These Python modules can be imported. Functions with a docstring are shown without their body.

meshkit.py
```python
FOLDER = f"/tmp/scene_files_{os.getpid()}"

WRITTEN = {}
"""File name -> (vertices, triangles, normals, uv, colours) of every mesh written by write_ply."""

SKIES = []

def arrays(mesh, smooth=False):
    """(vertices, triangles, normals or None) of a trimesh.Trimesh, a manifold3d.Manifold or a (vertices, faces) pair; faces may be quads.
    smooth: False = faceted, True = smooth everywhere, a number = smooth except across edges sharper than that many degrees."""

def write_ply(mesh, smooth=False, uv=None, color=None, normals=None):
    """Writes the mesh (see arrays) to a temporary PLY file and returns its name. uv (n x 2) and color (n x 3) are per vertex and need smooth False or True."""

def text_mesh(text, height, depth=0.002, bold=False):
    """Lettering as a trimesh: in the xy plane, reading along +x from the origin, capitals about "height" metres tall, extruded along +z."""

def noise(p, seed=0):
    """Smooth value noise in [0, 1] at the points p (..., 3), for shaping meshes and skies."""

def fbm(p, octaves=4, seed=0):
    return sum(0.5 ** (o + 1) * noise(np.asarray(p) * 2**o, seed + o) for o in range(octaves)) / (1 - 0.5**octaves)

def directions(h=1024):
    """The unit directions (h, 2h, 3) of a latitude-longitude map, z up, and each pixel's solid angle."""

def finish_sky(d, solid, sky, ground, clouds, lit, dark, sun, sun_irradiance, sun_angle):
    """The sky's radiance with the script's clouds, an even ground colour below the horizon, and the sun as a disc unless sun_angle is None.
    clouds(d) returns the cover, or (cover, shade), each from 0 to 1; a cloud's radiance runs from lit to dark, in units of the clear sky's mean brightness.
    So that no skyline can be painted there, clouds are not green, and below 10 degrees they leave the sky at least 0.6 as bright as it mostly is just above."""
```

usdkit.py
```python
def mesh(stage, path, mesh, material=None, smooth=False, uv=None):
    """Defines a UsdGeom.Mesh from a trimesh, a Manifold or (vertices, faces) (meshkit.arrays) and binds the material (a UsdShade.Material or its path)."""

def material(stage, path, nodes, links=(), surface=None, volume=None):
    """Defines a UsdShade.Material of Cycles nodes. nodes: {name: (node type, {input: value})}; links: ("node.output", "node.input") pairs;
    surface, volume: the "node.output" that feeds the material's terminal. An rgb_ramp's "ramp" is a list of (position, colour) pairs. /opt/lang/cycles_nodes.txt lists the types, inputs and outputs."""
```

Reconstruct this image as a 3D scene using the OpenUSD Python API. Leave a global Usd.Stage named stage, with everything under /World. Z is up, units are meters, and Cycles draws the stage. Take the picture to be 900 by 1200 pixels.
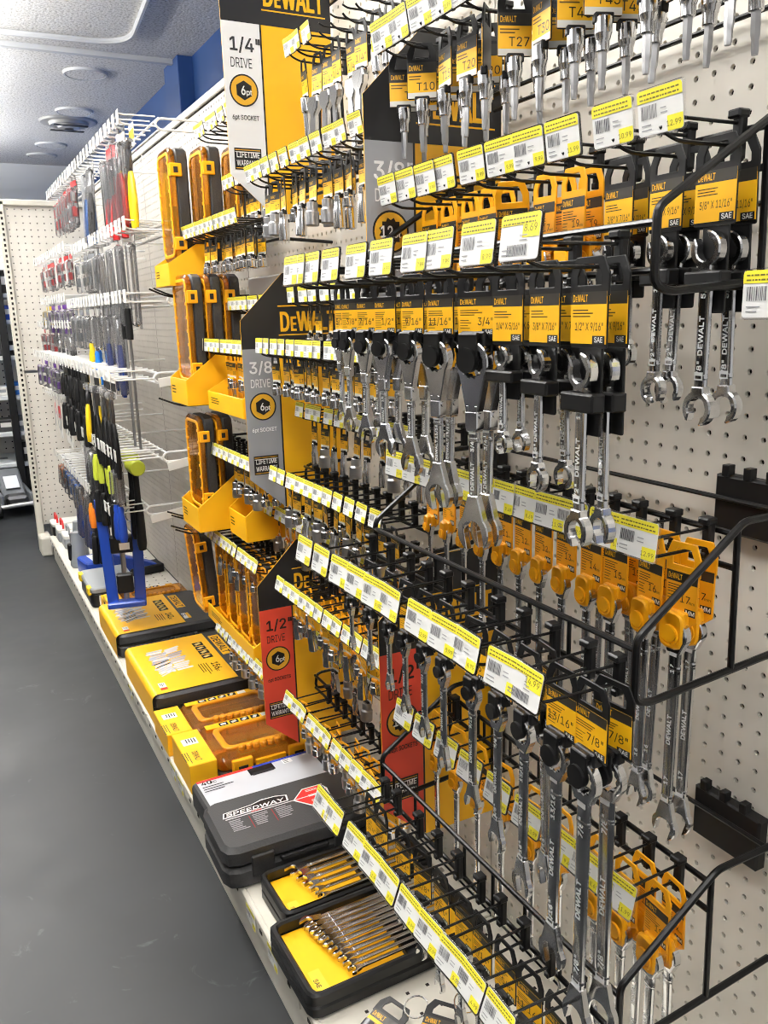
import math, random
import numpy as np, trimesh, shapely, mapbox_earcut
from shapely.geometry import Polygon, Point, box as sbox
from shapely import affinity
import manifold3d, meshkit, usdkit
from pxr import Usd, UsdGeom, UsdLux, UsdShade, Gf, Sdf, Vt

stage = Usd.Stage.CreateInMemory()
UsdGeom.SetStageUpAxis(stage, 'Z'); UsdGeom.SetStageMetersPerUnit(stage, 1.0)
UsdGeom.Xform.Define(stage, '/World')
rng = random.Random(7)

# ------------------------------------------------------------------ camera
# world: X into the shelving (peg wall at X = 0.82), Y along the aisle away from the camera, Z up, metres
CAMH = 1.30
FPX = 979.0
r_, u_, b_ = (.8847, -.4655, -.0263), (.1318, .1957, .9718), (-.4472, -.8632, .2343)
def nz(v): v = np.array(v, float); return v / np.linalg.norm(v)
u_ = nz(u_); b_ = nz(np.array(b_) - u_ * np.dot(b_, u_)); r_ = np.cross(u_, b_)
cam = UsdGeom.Camera.Define(stage, '/World/camera')
cam.CreateHorizontalApertureAttr(36.0); cam.CreateVerticalApertureAttr(48.0)
cam.CreateFocalLengthAttr(36.0 * FPX / 900.0)
cam.CreateClippingRangeAttr((0.05, 200.0))
cam.CreateExposureAttr(0.0)
cam.AddTransformOp().Set(Gf.Matrix4d(*r_, 0, *u_, 0, *b_, 0, 0, 0, CAMH, 1))

# ------------------------------------------------------------------ lights: unseen strips over the aisles, uplights added for the ceiling, soft store ambience
CEIL = 2.60
def rect_light(name, x, y, z, w, h, inten, up=False, col=(1, .985, .955)):
    l = UsdLux.RectLight.Define(stage, '/World/' + name)
    l.AddTranslateOp().Set((x, y, z))
    if up: l.AddRotateXOp().Set(180.0)
    l.CreateWidthAttr(w); l.CreateHeightAttr(h); l.CreateIntensityAttr(inten); l.CreateColorAttr(Gf.Vec3f(*col))
# unseen strips added over the aisles; the uplights are added to brighten the ceiling
LD, LU = 15.0, 70.0
for i, (x, y, k) in enumerate([(-.12, -1.2, .8), (-.12, .75, .55), (-.12, 2.2, 1.55), (-.12, 3.8, .85), (-.12, 5.3, .85), (-.12, 6.8, 1.0), (-2.9, 1.0, .7), (-2.9, 3.6, .7), (-2.9, 6.2, .7)]):
    rect_light(f'strip_light_{i:03d}', x, y, 2.36, .24, 1.3, LD * k)
    rect_light(f'strip_uplight_{i:03d}', x, y, 2.38, .24, 1.3, LU * k, True)
dome = UsdLux.DomeLight.Define(stage, '/World/store_ambience')
dome.CreateIntensityAttr(.16); dome.CreateColorAttr(Gf.Vec3f(1, .99, .97))

# ------------------------------------------------------------------ materials
def S(*c):
    if len(c) == 1: c = (c[0],) * 3
    c = np.array(c, float) / 255.
    return tuple(np.where(c <= .04045, c / 12.92, ((c + .055) / 1.055) ** 2.4))
def mat(name, **kw):
    return usdkit.material(stage, '/World/Looks/' + name, {'p': ('principled_bsdf', kw)}, [], surface='p.BSDF')
def noisy(name, c1, c2, scale, rough=.5, metallic=0., r2=None, detail=3, bump=0.):
    nodes = {'g': ('geometry', {}), 'n': ('noise_texture', {'scale': scale, 'detail': detail}), 'r': ('rgb_ramp', {'ramp': [(.3, c1), (.7, c2)]}),
             'p': ('principled_bsdf', {'metallic': metallic, 'roughness': rough})}
    links = [('g.position', 'n.vector'), ('n.fac', 'r.fac'), ('r.color', 'p.base_color')]
    if r2 is not None:
        nodes['q'] = ('rgb_ramp', {'ramp': [(.3, (rough,) * 3), (.7, (r2,) * 3)]}); nodes['bw'] = ('rgb_to_bw', {})
        links += [('n.fac', 'q.fac'), ('q.color', 'bw.color'), ('bw.val', 'p.roughness')]
    if bump:
        nodes['b'] = ('bump', {'strength': 1.0, 'distance': bump}); links += [('n.fac', 'b.height'), ('b.normal', 'p.normal')]
    return usdkit.material(stage, '/World/Looks/' + name, nodes, links, surface='p.BSDF')
def pane(name, col, ior=1.45, rough=.08, tint=(1, 1, 1)):
    return usdkit.material(stage, '/World/Looks/' + name, {'t': ('transparent_bsdf', {'color': tint}), 'g': ('glossy_bsdf', {'color': col, 'roughness': rough}), 'f': ('fresnel', {'IOR': ior}), 'm': ('mix_closure', {})},
                           [('f.fac', 'm.fac'), ('t.BSDF', 'm.closure1'), ('g.BSDF', 'm.closure2')], surface='m.closure')
def printed(name, rough=.42):
    return usdkit.material(stage, '/World/Looks/' + name, {'a': ('attribute', {'attribute': 'pcol'}), 'p': ('principled_bsdf', {'roughness': rough})}, [('a.color', 'p.base_color')], surface='p.BSDF')
def milky(name, k):
    return usdkit.material(stage, '/World/Looks/' + name, {'t': ('transparent_bsdf', {'color': (.95, .95, .96)}), 'd': ('diffuse_bsdf', {'color': (.85, .85, .87)}), 'm': ('mix_closure', {'fac': k}), 'g': ('glossy_bsdf', {'color': (1, 1, 1), 'roughness': .12}), 'f': ('fresnel', {'IOR': 1.5}), 'm2': ('mix_closure', {})},
                           [('t.BSDF', 'm.closure1'), ('d.BSDF', 'm.closure2'), ('f.fac', 'm2.fac'), ('m.closure', 'm2.closure1'), ('g.BSDF', 'm2.closure2')], surface='m2.closure')
YEL = S(250, 187, 22); BLK = S(18, 18, 20); WHT = S(238, 238, 236); TAGY = S(243, 230, 62); ORG = S(243, 166, 24)
M = {
    'chrome': mat('chrome', base_color=(.72, .72, .73), metallic=1.0, roughness=.13),
    'satin': mat('satin_steel', base_color=(.50, .50, .51), metallic=1.0, roughness=.30),
    'stamp': mat('stamped_lettering', base_color=(.93, .93, .93), metallic=.3, roughness=.35),
    'darkmetal': mat('dark_metal', base_color=(.10, .10, .105), metallic=.9, roughness=.35),
    'wire': mat('black_wire_paint', base_color=S(14, 14, 15), roughness=.34, specular_ior_level=.35),
    'blackplastic': mat('black_plastic', base_color=S(20, 20, 21), roughness=.42, specular_ior_level=.35),
    'caseblack': noisy('case_black_plastic', S(34, 34, 35), S(50, 50, 51), 300, .45, 0., .6, bump=.0004),
    'yellowplastic': mat('yellow_plastic', base_color=S(247, 172, 16), roughness=.35),
    'yellowcard': mat('yellow_card', base_color=YEL, roughness=.4),
    'print': printed('printed_card'), 'gloss': printed('printed_gloss', .22),
    'amber': usdkit.material(stage, '/World/Looks/amber_plastic', {'t': ('transparent_bsdf', {'color': (.90, .56, .16)}), 'd': ('principled_bsdf', {'base_color': S(205, 132, 34), 'roughness': .2}), 'm': ('mix_closure', {'fac': .24}),
              'g': ('glossy_bsdf', {'color': (1, 1, 1), 'roughness': .1}), 'f': ('fresnel', {'IOR': 1.4}), 'm2': ('mix_closure', {})},
              [('t.BSDF', 'm.closure1'), ('d.BSDF', 'm.closure2'), ('f.fac', 'm2.fac'), ('m.closure', 'm2.closure1'), ('g.BSDF', 'm2.closure2')], surface='m2.closure'),
    'gold': mat('gold_amber_plastic', base_color=S(214, 140, 30), roughness=.22),
    'clear': pane('clear_plastic', (1, 1, 1), 1.35, .1, (.97, .97, .975)),
    'blister': milky('clear_blister', .07), 'packet': milky('clear_packet', .13),
    'cream': noisy('cream_steel', S(216, 211, 198), S(227, 222, 210), 12, .42),
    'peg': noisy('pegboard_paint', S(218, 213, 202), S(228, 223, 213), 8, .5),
    'peggrey': noisy('older_pegboard_paint', S(176, 170, 161), S(188, 182, 173), 8, .5),  # greyer tone for the panels of the two far bays
    'pegback': mat('hardboard_back', base_color=S(34, 28, 24), roughness=.9),
    'whitewire': mat('white_wire_paint', base_color=S(238, 238, 236), roughness=.35),
    'whitecard': mat('white_card', base_color=S(236, 234, 228), roughness=.6),
    'red': mat('red_grip', base_color=S(205, 38, 40), roughness=.4),
    'blue': mat('blue_grip', base_color=S(28, 110, 200), roughness=.4),
    'navy': mat('blue_enamel', base_color=S(30, 66, 160), roughness=.3),
    'yellowgrip': mat('yellow_grip', base_color=S(240, 205, 30), roughness=.4),
    'orange': mat('orange_grip', base_color=S(235, 130, 30), roughness=.4),
    'purple': mat('purple_pack', base_color=S(110, 50, 160), roughness=.4),
    'lime': mat('lime_grip', base_color=S(190, 200, 60), roughness=.45),
    'grey': mat('grey_plastic', base_color=S(140, 144, 148), roughness=.45),
    'midgrey': mat('grey_painted_metal', base_color=S(95, 98, 102), roughness=.4),
    'bluewall': noisy('blue_paint', S(40, 78, 140), S(46, 86, 150), 3, .5),
    'whitewall': mat('white_paint', base_color=S(225, 228, 230), roughness=.7),
    'rail': mat('galvanised_rail', base_color=(.55, .55, .55), metallic=.7, roughness=.45),
    'ceilingtrim': mat('ceiling_trim', base_color=S(205, 207, 210), roughness=.5),
}
# floor: dark sealed concrete with pale scuffs
M['floor'] = usdkit.material(stage, '/World/Looks/sealed_concrete', {
    'g': ('geometry', {}), 'n': ('noise_texture', {'scale': 1.6, 'detail': 8, 'roughness': .62}), 'r': ('rgb_ramp', {'ramp': [(.3, S(25, 27, 28)), (.55, S(34, 36, 38)), (.75, S(45, 47, 49))]}),
    'n2': ('noise_texture', {'scale': 9, 'detail': 9, 'roughness': .7, 'distortion': 1.2}), 'r2': ('rgb_ramp', {'ramp': [(.62, (0, 0, 0)), (.78, (.5, .5, .5))]}), 'bw': ('rgb_to_bw', {}),
    'm': ('mix_color', {'b': S(105, 107, 108)}), 'q': ('rgb_ramp', {'ramp': [(.3, (.34,) * 3), (.7, (.55,) * 3)]}), 'bq': ('rgb_to_bw', {}),
    'p': ('principled_bsdf', {'specular_ior_level': .3})},
    [('g.position', 'n.vector'), ('g.position', 'n2.vector'), ('n.fac', 'r.fac'), ('n2.fac', 'r2.fac'), ('r2.color', 'bw.color'), ('bw.val', 'm.fac'), ('r.color', 'm.a'), ('m.result', 'p.base_color'),
     ('n.fac', 'q.fac'), ('q.color', 'bq.color'), ('bq.val', 'p.roughness')], surface='p.BSDF')
M['ceiling'] = usdkit.material(stage, '/World/Looks/speckled_ceiling', {
    'g': ('geometry', {}), 'n': ('noise_texture', {'scale': 85, 'detail': 3}), 'r': ('rgb_ramp', {'ramp': [(.36, S(186, 184, 182)), (.5, S(232, 231, 229)), (.7, S(238, 237, 236))]}),
    'b': ('bump', {'strength': .6, 'distance': .004}), 'p': ('principled_bsdf', {'roughness': .8})},
    [('g.position', 'n.vector'), ('n.fac', 'r.fac'), ('r.color', 'p.base_color'), ('n.fac', 'b.height'), ('b.normal', 'p.normal')], surface='p.BSDF')

# ------------------------------------------------------------------ mesh builder
def frames(P):
    P = np.asarray(P, float); T = np.gradient(P, axis=0); T /= np.linalg.norm(T, axis=1, keepdims=True) + 1e-12
    a = np.array([0, 0, 1.]) if abs(T[0][2]) < .9 else np.array([1., 0, 0])
    A = []
    for t in T:
        a = a - t * np.dot(a, t); a /= np.linalg.norm(a) + 1e-12; A.append(a.copy())
    return P, T, np.array(A), np.cross(T, np.array(A))
def fillet(pts, r, n=4):
    pts = [np.array(p, float) for p in pts]; out = [pts[0]]
    for p0, p1, p2 in zip(pts, pts[1:], pts[2:]):
        a, b = p0 - p1, p2 - p1; d = min(r, np.linalg.norm(a) * .45, np.linalg.norm(b) * .45)
        a = p1 + a / np.linalg.norm(a) * d; b = p1 + b / np.linalg.norm(b) * d
        for t in np.linspace(0, 1, n): out.append((1 - t) ** 2 * a + 2 * t * (1 - t) * p1 + t * t * b)
    return out + [pts[-1]]
def earcut(rings):
    v = np.vstack(rings); return v, np.asarray(mapbox_earcut.triangulate_float64(v, np.cumsum([len(r) for r in rings]).astype(np.uint32)), int).reshape(-1, 3)
def rings_of(poly):
    poly = shapely.geometry.polygon.orient(poly, 1.0)
    return [np.array(r.coords)[:-1] for r in (poly.exterior, *poly.interiors)]
def polys(g): return [p for p in getattr(g, 'geoms', [g]) if p.geom_type == 'Polygon' and p.area > 1e-9]
def rotx(d): return trimesh.transformations.rotation_matrix(math.radians(d), [1, 0, 0])
def roty(d): return trimesh.transformations.rotation_matrix(math.radians(d), [0, 1, 0])
def rotz(d): return trimesh.transformations.rotation_matrix(math.radians(d), [0, 0, 1])
def tr(x, y, z): return trimesh.transformations.translation_matrix([x, y, z])
_chb = {}
class MB:
    def __init__(s): s.V, s.F, s.C, s.n, s.X = [], [], [], 0, None
    def add(s, v, f, col=None):
        v = np.asarray(v, float)
        if s.X is not None: v = v @ s.X[:3, :3].T + s.X[:3, 3]
        s.V.append(v); s.F.append(np.asarray(f, int) + s.n); s.n += len(v)
        s.C.append(np.tile(col if col is not None else (.5, .5, .5), (len(v), 1))); return s
    def box(s, c, d, col=None, bev=0.):
        d = np.array(d, float)
        if bev <= 0: m = trimesh.creation.box(d)
        else:
            k = (tuple(np.round(d, 5)), bev)
            if k not in _chb:
                h = d / 2; b = min(bev, h.min() * .9); pts = []
                for sx in (-1, 1):
                    for sy in (-1, 1):
                        for sz in (-1, 1):
                            o = np.array([sx, sy, sz])
                            for i in range(3):
                                q = h - b; q[i] = h[i]; pts.append(o * q)
                            pts.append(o * (h - b * .42))
                _chb[k] = trimesh.convex.convex_hull(np.array(pts))
            m = _chb[k]
        return s.add(np.array(m.vertices) + c, m.faces, col)
    def tube(s, pts, r, n=7, col=None, caps=True):
        P, T, A, B = frames(pts); r = np.broadcast_to(r, (len(P),)); a = np.arange(n) * 2 * math.pi / n
        v = P[:, None] + r[:, None, None] * (np.cos(a)[None, :, None] * A[:, None] + np.sin(a)[None, :, None] * B[:, None])
        i, j = np.meshgrid(np.arange(len(P) - 1), np.arange(n), indexing='ij'); k = (j + 1) % n
        q = np.stack([i * n + j, i * n + k, (i + 1) * n + k, (i + 1) * n + j], -1).reshape(-1, 4)
        f = np.vstack([q[:, [0, 1, 2]], q[:, [0, 2, 3]]]); v = v.reshape(-1, 3)
        if caps:
            N = len(v); v = np.vstack([v, P[0], P[-1]]); e = np.arange(n); L = (len(P) - 1) * n
            f = np.vstack([f, np.stack([(e + 1) % n, e, np.full(n, N)], 1), np.stack([L + e, L + (e + 1) % n, np.full(n, N + 1)], 1)])
        return s.add(v, f, col)
    def lathe(s, prof, n=20, M4=None, col=None):
        m = trimesh.creation.revolve(np.array(prof, float), sections=n)
        if M4 is not None: m.apply_transform(M4)
        return s.add(m.vertices, m.faces, col)
    def plate(s, poly, t, bev=0., y=0., col=None):
        """outline in the xz plane, thickness t along y centred on y, edges chamfered"""
        for p in polys(poly):
            R = rings_of(p); full = np.vstack(R); v2, tri = earcut(R)
            if bev > 0:
                ins = []
                for q in R:
                    a, c = np.roll(q, 1, 0), np.roll(q, -1, 0); e1 = q - a; e2 = c - q
                    n1 = np.stack([-e1[:, 1], e1[:, 0]], 1); n2 = np.stack([-e2[:, 1], e2[:, 0]], 1)
                    n1 /= np.linalg.norm(n1, axis=1, keepdims=True) + 1e-12; n2 /= np.linalg.norm(n2, axis=1, keepdims=True) + 1e-12
                    m = n1 + n2; m /= np.linalg.norm(m, axis=1, keepdims=True) + 1e-9
                    ins.append(q + m * bev / np.clip((m * n1).sum(1, keepdims=True), .5, 1))
                inn = np.vstack(ins); ys = [-t / 2, -t / 2 + bev, t / 2 - bev, t / 2]; L = [inn, full, full, inn]
            else: ys, L = [-t / 2, t / 2], [full, full]
            N = len(full); v = np.vstack([np.stack([l[:, 0], np.full(N, yy + y), l[:, 1]], 1) for l, yy in zip(L, ys)])
            f = [tri, tri[:, ::-1] + N * (len(L) - 1)]; o = 0
            for q in R:
                k = len(q); i = np.arange(k); j = (i + 1) % k
                for l in range(len(L) - 1):
                    a = l * N + o; b = a + N
                    f += [np.stack([a + i, b + j, a + j], 1), np.stack([a + i, b + i, b + j], 1)]
                o += k
            s.add(v, np.vstack(f), col)
        return s
    def quadstrip(s, a, b, col=None):
        n = len(a); i = np.arange(n - 1)
        return s.add(np.vstack([a, b]), np.vstack([np.stack([i, i + 1, n + i + 1], 1), np.stack([i, n + i + 1, n + i], 1)]), col)
    def merge(s, o):
        s.add(np.vstack(o.V), np.vstack(o.F)); s.C[-1] = np.vstack(o.C); return s
    def done(s): return np.vstack(s.V), np.vstack(s.F), np.vstack(s.C)

_txt = {}
def text2d(t, h, bold=True):
    k = (t, bold)
    if k not in _txt:
        m = meshkit.text_mesh(t, 1.0, .01, bold); keep = (m.face_normals[:, 2] > .5) & (m.triangles_center[:, 2] > .005)
        f = m.faces[keep]; u, inv = np.unique(f, return_inverse=True); _txt[k] = (np.array(m.vertices)[u, :2], inv.reshape(-1, 3))
    v, f = _txt[k]; return v * h, f
class Print:
    """flat printing in (u, v), later layers nearer the eye"""
    def __init__(s, e=.00012): s.items, s.k, s.e = [], 0, e
    def _a(s, v, f, col): s.items.append((np.asarray(v, float), np.asarray(f, int), col, s.k)); return s
    def up(s): s.k += 1; return s
    def rect(s, u0, v0, u1, v1, col): return s._a([(u0, v0), (u1, v0), (u1, v1), (u0, v1)], [(0, 1, 2), (0, 2, 3)], col)
    def poly(s, g, col):
        for p in polys(g):
            v, f = earcut(rings_of(p)); s._a(v, f, col)
        return s
    def text(s, t, u, v, h, col, bold=True, al='l', sx=1., rot=0, it=0., fit=None):
        w, f = text2d(t, h, bold); w = w.copy(); W = w[:, 0].max()
        if fit: sx = fit / W
        w[:, 0] = w[:, 0] * sx + it * w[:, 1]; W *= sx
        w[:, 0] -= {'l': 0, 'c': W / 2, 'r': W}[al]
        if rot: a = math.radians(rot); w = w @ np.array([[math.cos(a), math.sin(a)], [-math.sin(a), math.cos(a)]])
        return s._a(w + (u, v), f, col)
    def lines(s, u, v, w, n, dv, h, col, r):
        for i in range(n): s.rect(u, v - i * dv, u + w * r.uniform(.6, 1), v - i * dv + h, col)
        return s
    def logo(s, u, v, h, w, col):
        """the tool maker's wordmark: tall letters with a small E"""
        for o in ((0, .014) if w > .1 else (0,)):
            s.k += o > 0; o *= w; s.text('D', u + o, v, h, col, fit=w * .165); s.text('E', u + w * .185 + o, v, h * .74, col, fit=w * .10); s.text('WALT', u + w * .30 + o, v, h, col, fit=w * .68)
        return s
    def put(s, mb, plane='front', at=(0, 0, 0)):
        for n_, (v, f, col, k) in enumerate(s.items):
            z = np.full(len(v), k * s.e + s.e + n_ * 1.2e-6)
            P = np.stack([v[:, 0], -z, v[:, 1]], 1) if plane == 'front' else np.stack([v[:, 0], v[:, 1], z], 1)
            mb.add(P + np.array(at), f, col)
        return mb

# ------------------------------------------------------------------ scene objects
_names = {}
def numbered(parent, name):
    k = (parent, name); n = _names.get(k, 0); _names[k] = n + 1
    return name if n == 0 else f'{name}_{n:03d}'
def tag(p, label=None, cat=None, group=None, kind=None):
    p = p.GetPrim() if hasattr(p, 'GetPrim') else p
    for k, v in (('label', label), ('category', cat), ('group', group), ('kind', kind)):
        if v:
            p.SetCustomDataByKey(k, v)
            if k == 'label' and not 4 <= len(v.split()) <= 16: print('LABEL', len(v.split()), v)
    return p
def place(x, loc, rz=0, rx=0, ry=0):
    x.AddTranslateOp().Set(Gf.Vec3d(*map(float, loc))); x.AddRotateXYZOp().Set(Gf.Vec3f(rx, ry, rz))
def thing(name, label, cat, loc=(0, 0, 0), rz=0, group=None, rx=0, ry=0):
    x = UsdGeom.Xform.Define(stage, '/World/' + numbered('/World', name)); place(x, loc, rz, rx, ry)
    return tag(x, label, cat, group)
def dup(src, label, loc, rz=0, group=None, rx=0, ry=0, name=None):
    x = UsdGeom.Xform.Define(stage, '/World/' + numbered('/World', name or re_stem(src.GetName())))
    x.GetPrim().GetReferences().AddInternalReference(src.GetPath())
    x.GetPrim().CreateAttribute('xformOp:translate', Sdf.ValueTypeNames.Double3).Set(Gf.Vec3d(*map(float, loc)))
    x.GetPrim().CreateAttribute('xformOp:rotateXYZ', Sdf.ValueTypeNames.Float3).Set(Gf.Vec3f(rx, ry, rz))
    tag(x, label, None, group); x.GetPrim().SetInstanceable(True)
    return x.GetPrim()
def re_stem(n): return n[:-4] if len(n) > 4 and n[-4] == '_' and n[-3:].isdigit() else n
def obj(name, mb, m, parent=None, smooth=32, label=None, kind=None):
    base = str(parent.GetPath()) if parent is not None else '/World'
    path = base + '/' + numbered(base, name); v, f, c = mb.done() if isinstance(mb, MB) else mb
    pr = m in ('print', 'gloss')
    mesh = usdkit.mesh(stage, path, (v, f), M[m], smooth=False if pr else smooth)
    if pr: UsdGeom.PrimvarsAPI(mesh).CreatePrimvar('pcol', Sdf.ValueTypeNames.Color3fArray, 'vertex').Set(Vt.Vec3fArray.FromNumpy(c.astype(np.float32)))
    return tag(mesh, label, None, None, kind)
def struct(name, mb, m, smooth=32): return tag(obj(name, mb, m, None, smooth), kind='structure')
ORD = 'first second third fourth fifth sixth seventh eighth ninth tenth eleventh twelfth thirteenth fourteenth fifteenth sixteenth seventeenth eighteenth nineteenth twentieth twenty-first twenty-second twenty-third twenty-fourth twenty-fifth twenty-sixth twenty-seventh twenty-eighth'.split()
FACE = -90            # things that face the aisle: local x runs towards the camera end, local y into the peg wall
WALL = .82

# ------------------------------------------------------------------ the room
struct('floor', MB().box((.5, 3.2, -.03), (8, 11.5, .06)), 'floor')
struct('ceiling', MB().box((.5, 3.2, CEIL + .03), (8, 11.5, .06)), 'ceiling')
struct('wall_far', MB().box((.5, 8.25, CEIL / 2), (8, .1, CEIL)), 'whitewall')
w = MB().box((1.42, 3.2, CEIL / 2), (.12, 10, CEIL))
w.box((1.33, 4.78, CEIL / 2), (.10, .28, CEIL), bev=.004)
struct('wall_right', w, 'bluewall')
# unseen shelving mass across the aisle, added dark and mixed for the chrome to reflect
M['opposite'] = usdkit.material(stage, '/World/Looks/opposite_goods', {'g': ('geometry', {}), 'v': ('voronoi_texture', {'scale': 7, 'metric': 'chebychev'}), 'c': ('separate_color', {}), 'r': ('rgb_ramp', {'interpolate': False, 'ramp': [(0, S(30, 30, 32)), (.3, S(120, 116, 108)), (.45, S(40, 44, 56)), (.62, S(150, 120, 50)), (.7, S(60, 56, 54)), (.86, S(170, 168, 162))]}), 'p': ('principled_bsdf', {'roughness': .6})},
                                [('g.position', 'v.vector'), ('v.color', 'c.color'), ('c.r', 'r.fac'), ('r.color', 'p.base_color')], surface='p.BSDF')
struct('wall_left', MB().box((-1.75, 3.0, .98), (.5, 9.6, 1.96)), 'opposite')
struct('trim_1', MB().box((.3, 4.74, CEIL - .012), (2.1, .035, .024)), 'ceilingtrim')
struct('trim_2', MB().tube(fillet([(-1.2, 4.64, CEIL - .012), (1.02, 4.52, CEIL - .012), (.95, 3.7, CEIL - .012), (.95, 1.8, CEIL - .012)], .2, 8), .014), 'ceilingtrim')
for i, (x, y) in enumerate([(.91, 5.15), (.98, 6.07), (.975, 7.25), (.957, 7.72)]):
    t = thing('ceiling_cover', f'round white cover plate on the ceiling, {ORD[i]} from the front', 'ceiling fixture', (x, y, CEIL), group='round plates on the ceiling')
    obj('plate', MB().lathe([(0, -.012), (.10, -.012), (.105, -.006), (.105, 0)], 32), 'ceiling', t)
    obj('rim', MB().lathe([(.105, 0), (.105, -.013), (.114, -.013), (.118, 0)], 32), 'ceilingtrim', t)
t = thing('ceiling_vent', 'round metal air vent with dark openings on the ceiling', 'vent', (.986, 6.39, CEIL))
obj('diffuser', MB().lathe([(.03, -.05), (.07, -.045), (.075, -.03), (.12, -.03), (.13, -.012), (.18, -.012), (.19, 0)], 32), 'rail', t)
obj('opening', MB().lathe([(0, -.028), (.118, -.028), (.118, -.006)], 24), 'pegback', t)
obj('blade', MB().box((.0, .09, -.045), (.22, .035, .006), bev=.002), 'darkmetal', t)
obj('blade', MB().box((.0, -.09, -.045), (.22, .035, .006), bev=.002), 'darkmetal', t)

# ------------------------------------------------------------------ pegboard wall of the shelving run
def peg_panel(W, H, p, r, th=.005, sq=False):
    """a board with real holes on a p grid; local x width, z height, front at y = 0"""
    nx, nzz = int(W / p), int(H / p); ang = np.arange(8) * math.pi / 4
    o = np.stack([np.cos(ang), np.sin(ang)], 1)
    sqv = np.array([(1, 0), (1, 1), (0, 1), (-1, 1), (-1, 0), (-1, -1), (0, -1), (1, -1)]) * .5
    i = np.arange(8); j = (i + 1) % 8
    f = np.vstack([np.stack([i, j, 8 + j], 1), np.stack([i, 8 + j, 8 + i], 1), np.stack([8 + i, 8 + j, 16 + j], 1), np.stack([8 + i, 16 + j, 16 + i], 1)])
    sx, sz = W / nx, H / nzz
    cell = np.vstack([np.stack([sqv[:, 0] * sx, np.zeros(8), sqv[:, 1] * sz], 1), np.stack([o[:, 0] * r, np.zeros(8), o[:, 1] * r], 1), np.stack([o[:, 0] * r, np.full(8, th), o[:, 1] * r], 1)])
    gx, gz = np.meshgrid((np.arange(nx) + .5) * sx - W / 2, (np.arange(nzz) + .5) * sz, indexing='ij')
    off = np.stack([gx.ravel(), np.zeros(gx.size), gz.ravel()], 1)
    return (cell[None] + off[:, None]).reshape(-1, 3), (f[:, ::-1][None] + (np.arange(len(off)) * 24)[:, None, None]).reshape(-1, 3)
TOPZ = 1.93
g = thing('pegboard_gondola', 'long cream pegboard shelving run along the aisle with a low base deck', 'shelving', (0, 0, 0))
PW = 1.2192
pv, pf = peg_panel(PW - .004, 1.78, .0254, .0036)
BAY = [-.05 + PW * k for k in range(5)]
for k in range(4):
    yc = BAY[k] + PW / 2
    vv = np.stack([WALL + pv[:, 1], yc - pv[:, 0], .14 + pv[:, 2]], 1)
    mesh = obj('pegboard_panel', (vv, pf, np.zeros((len(vv), 3))), 'peg' if k < 2 else 'peggrey', g, smooth=False)
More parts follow.
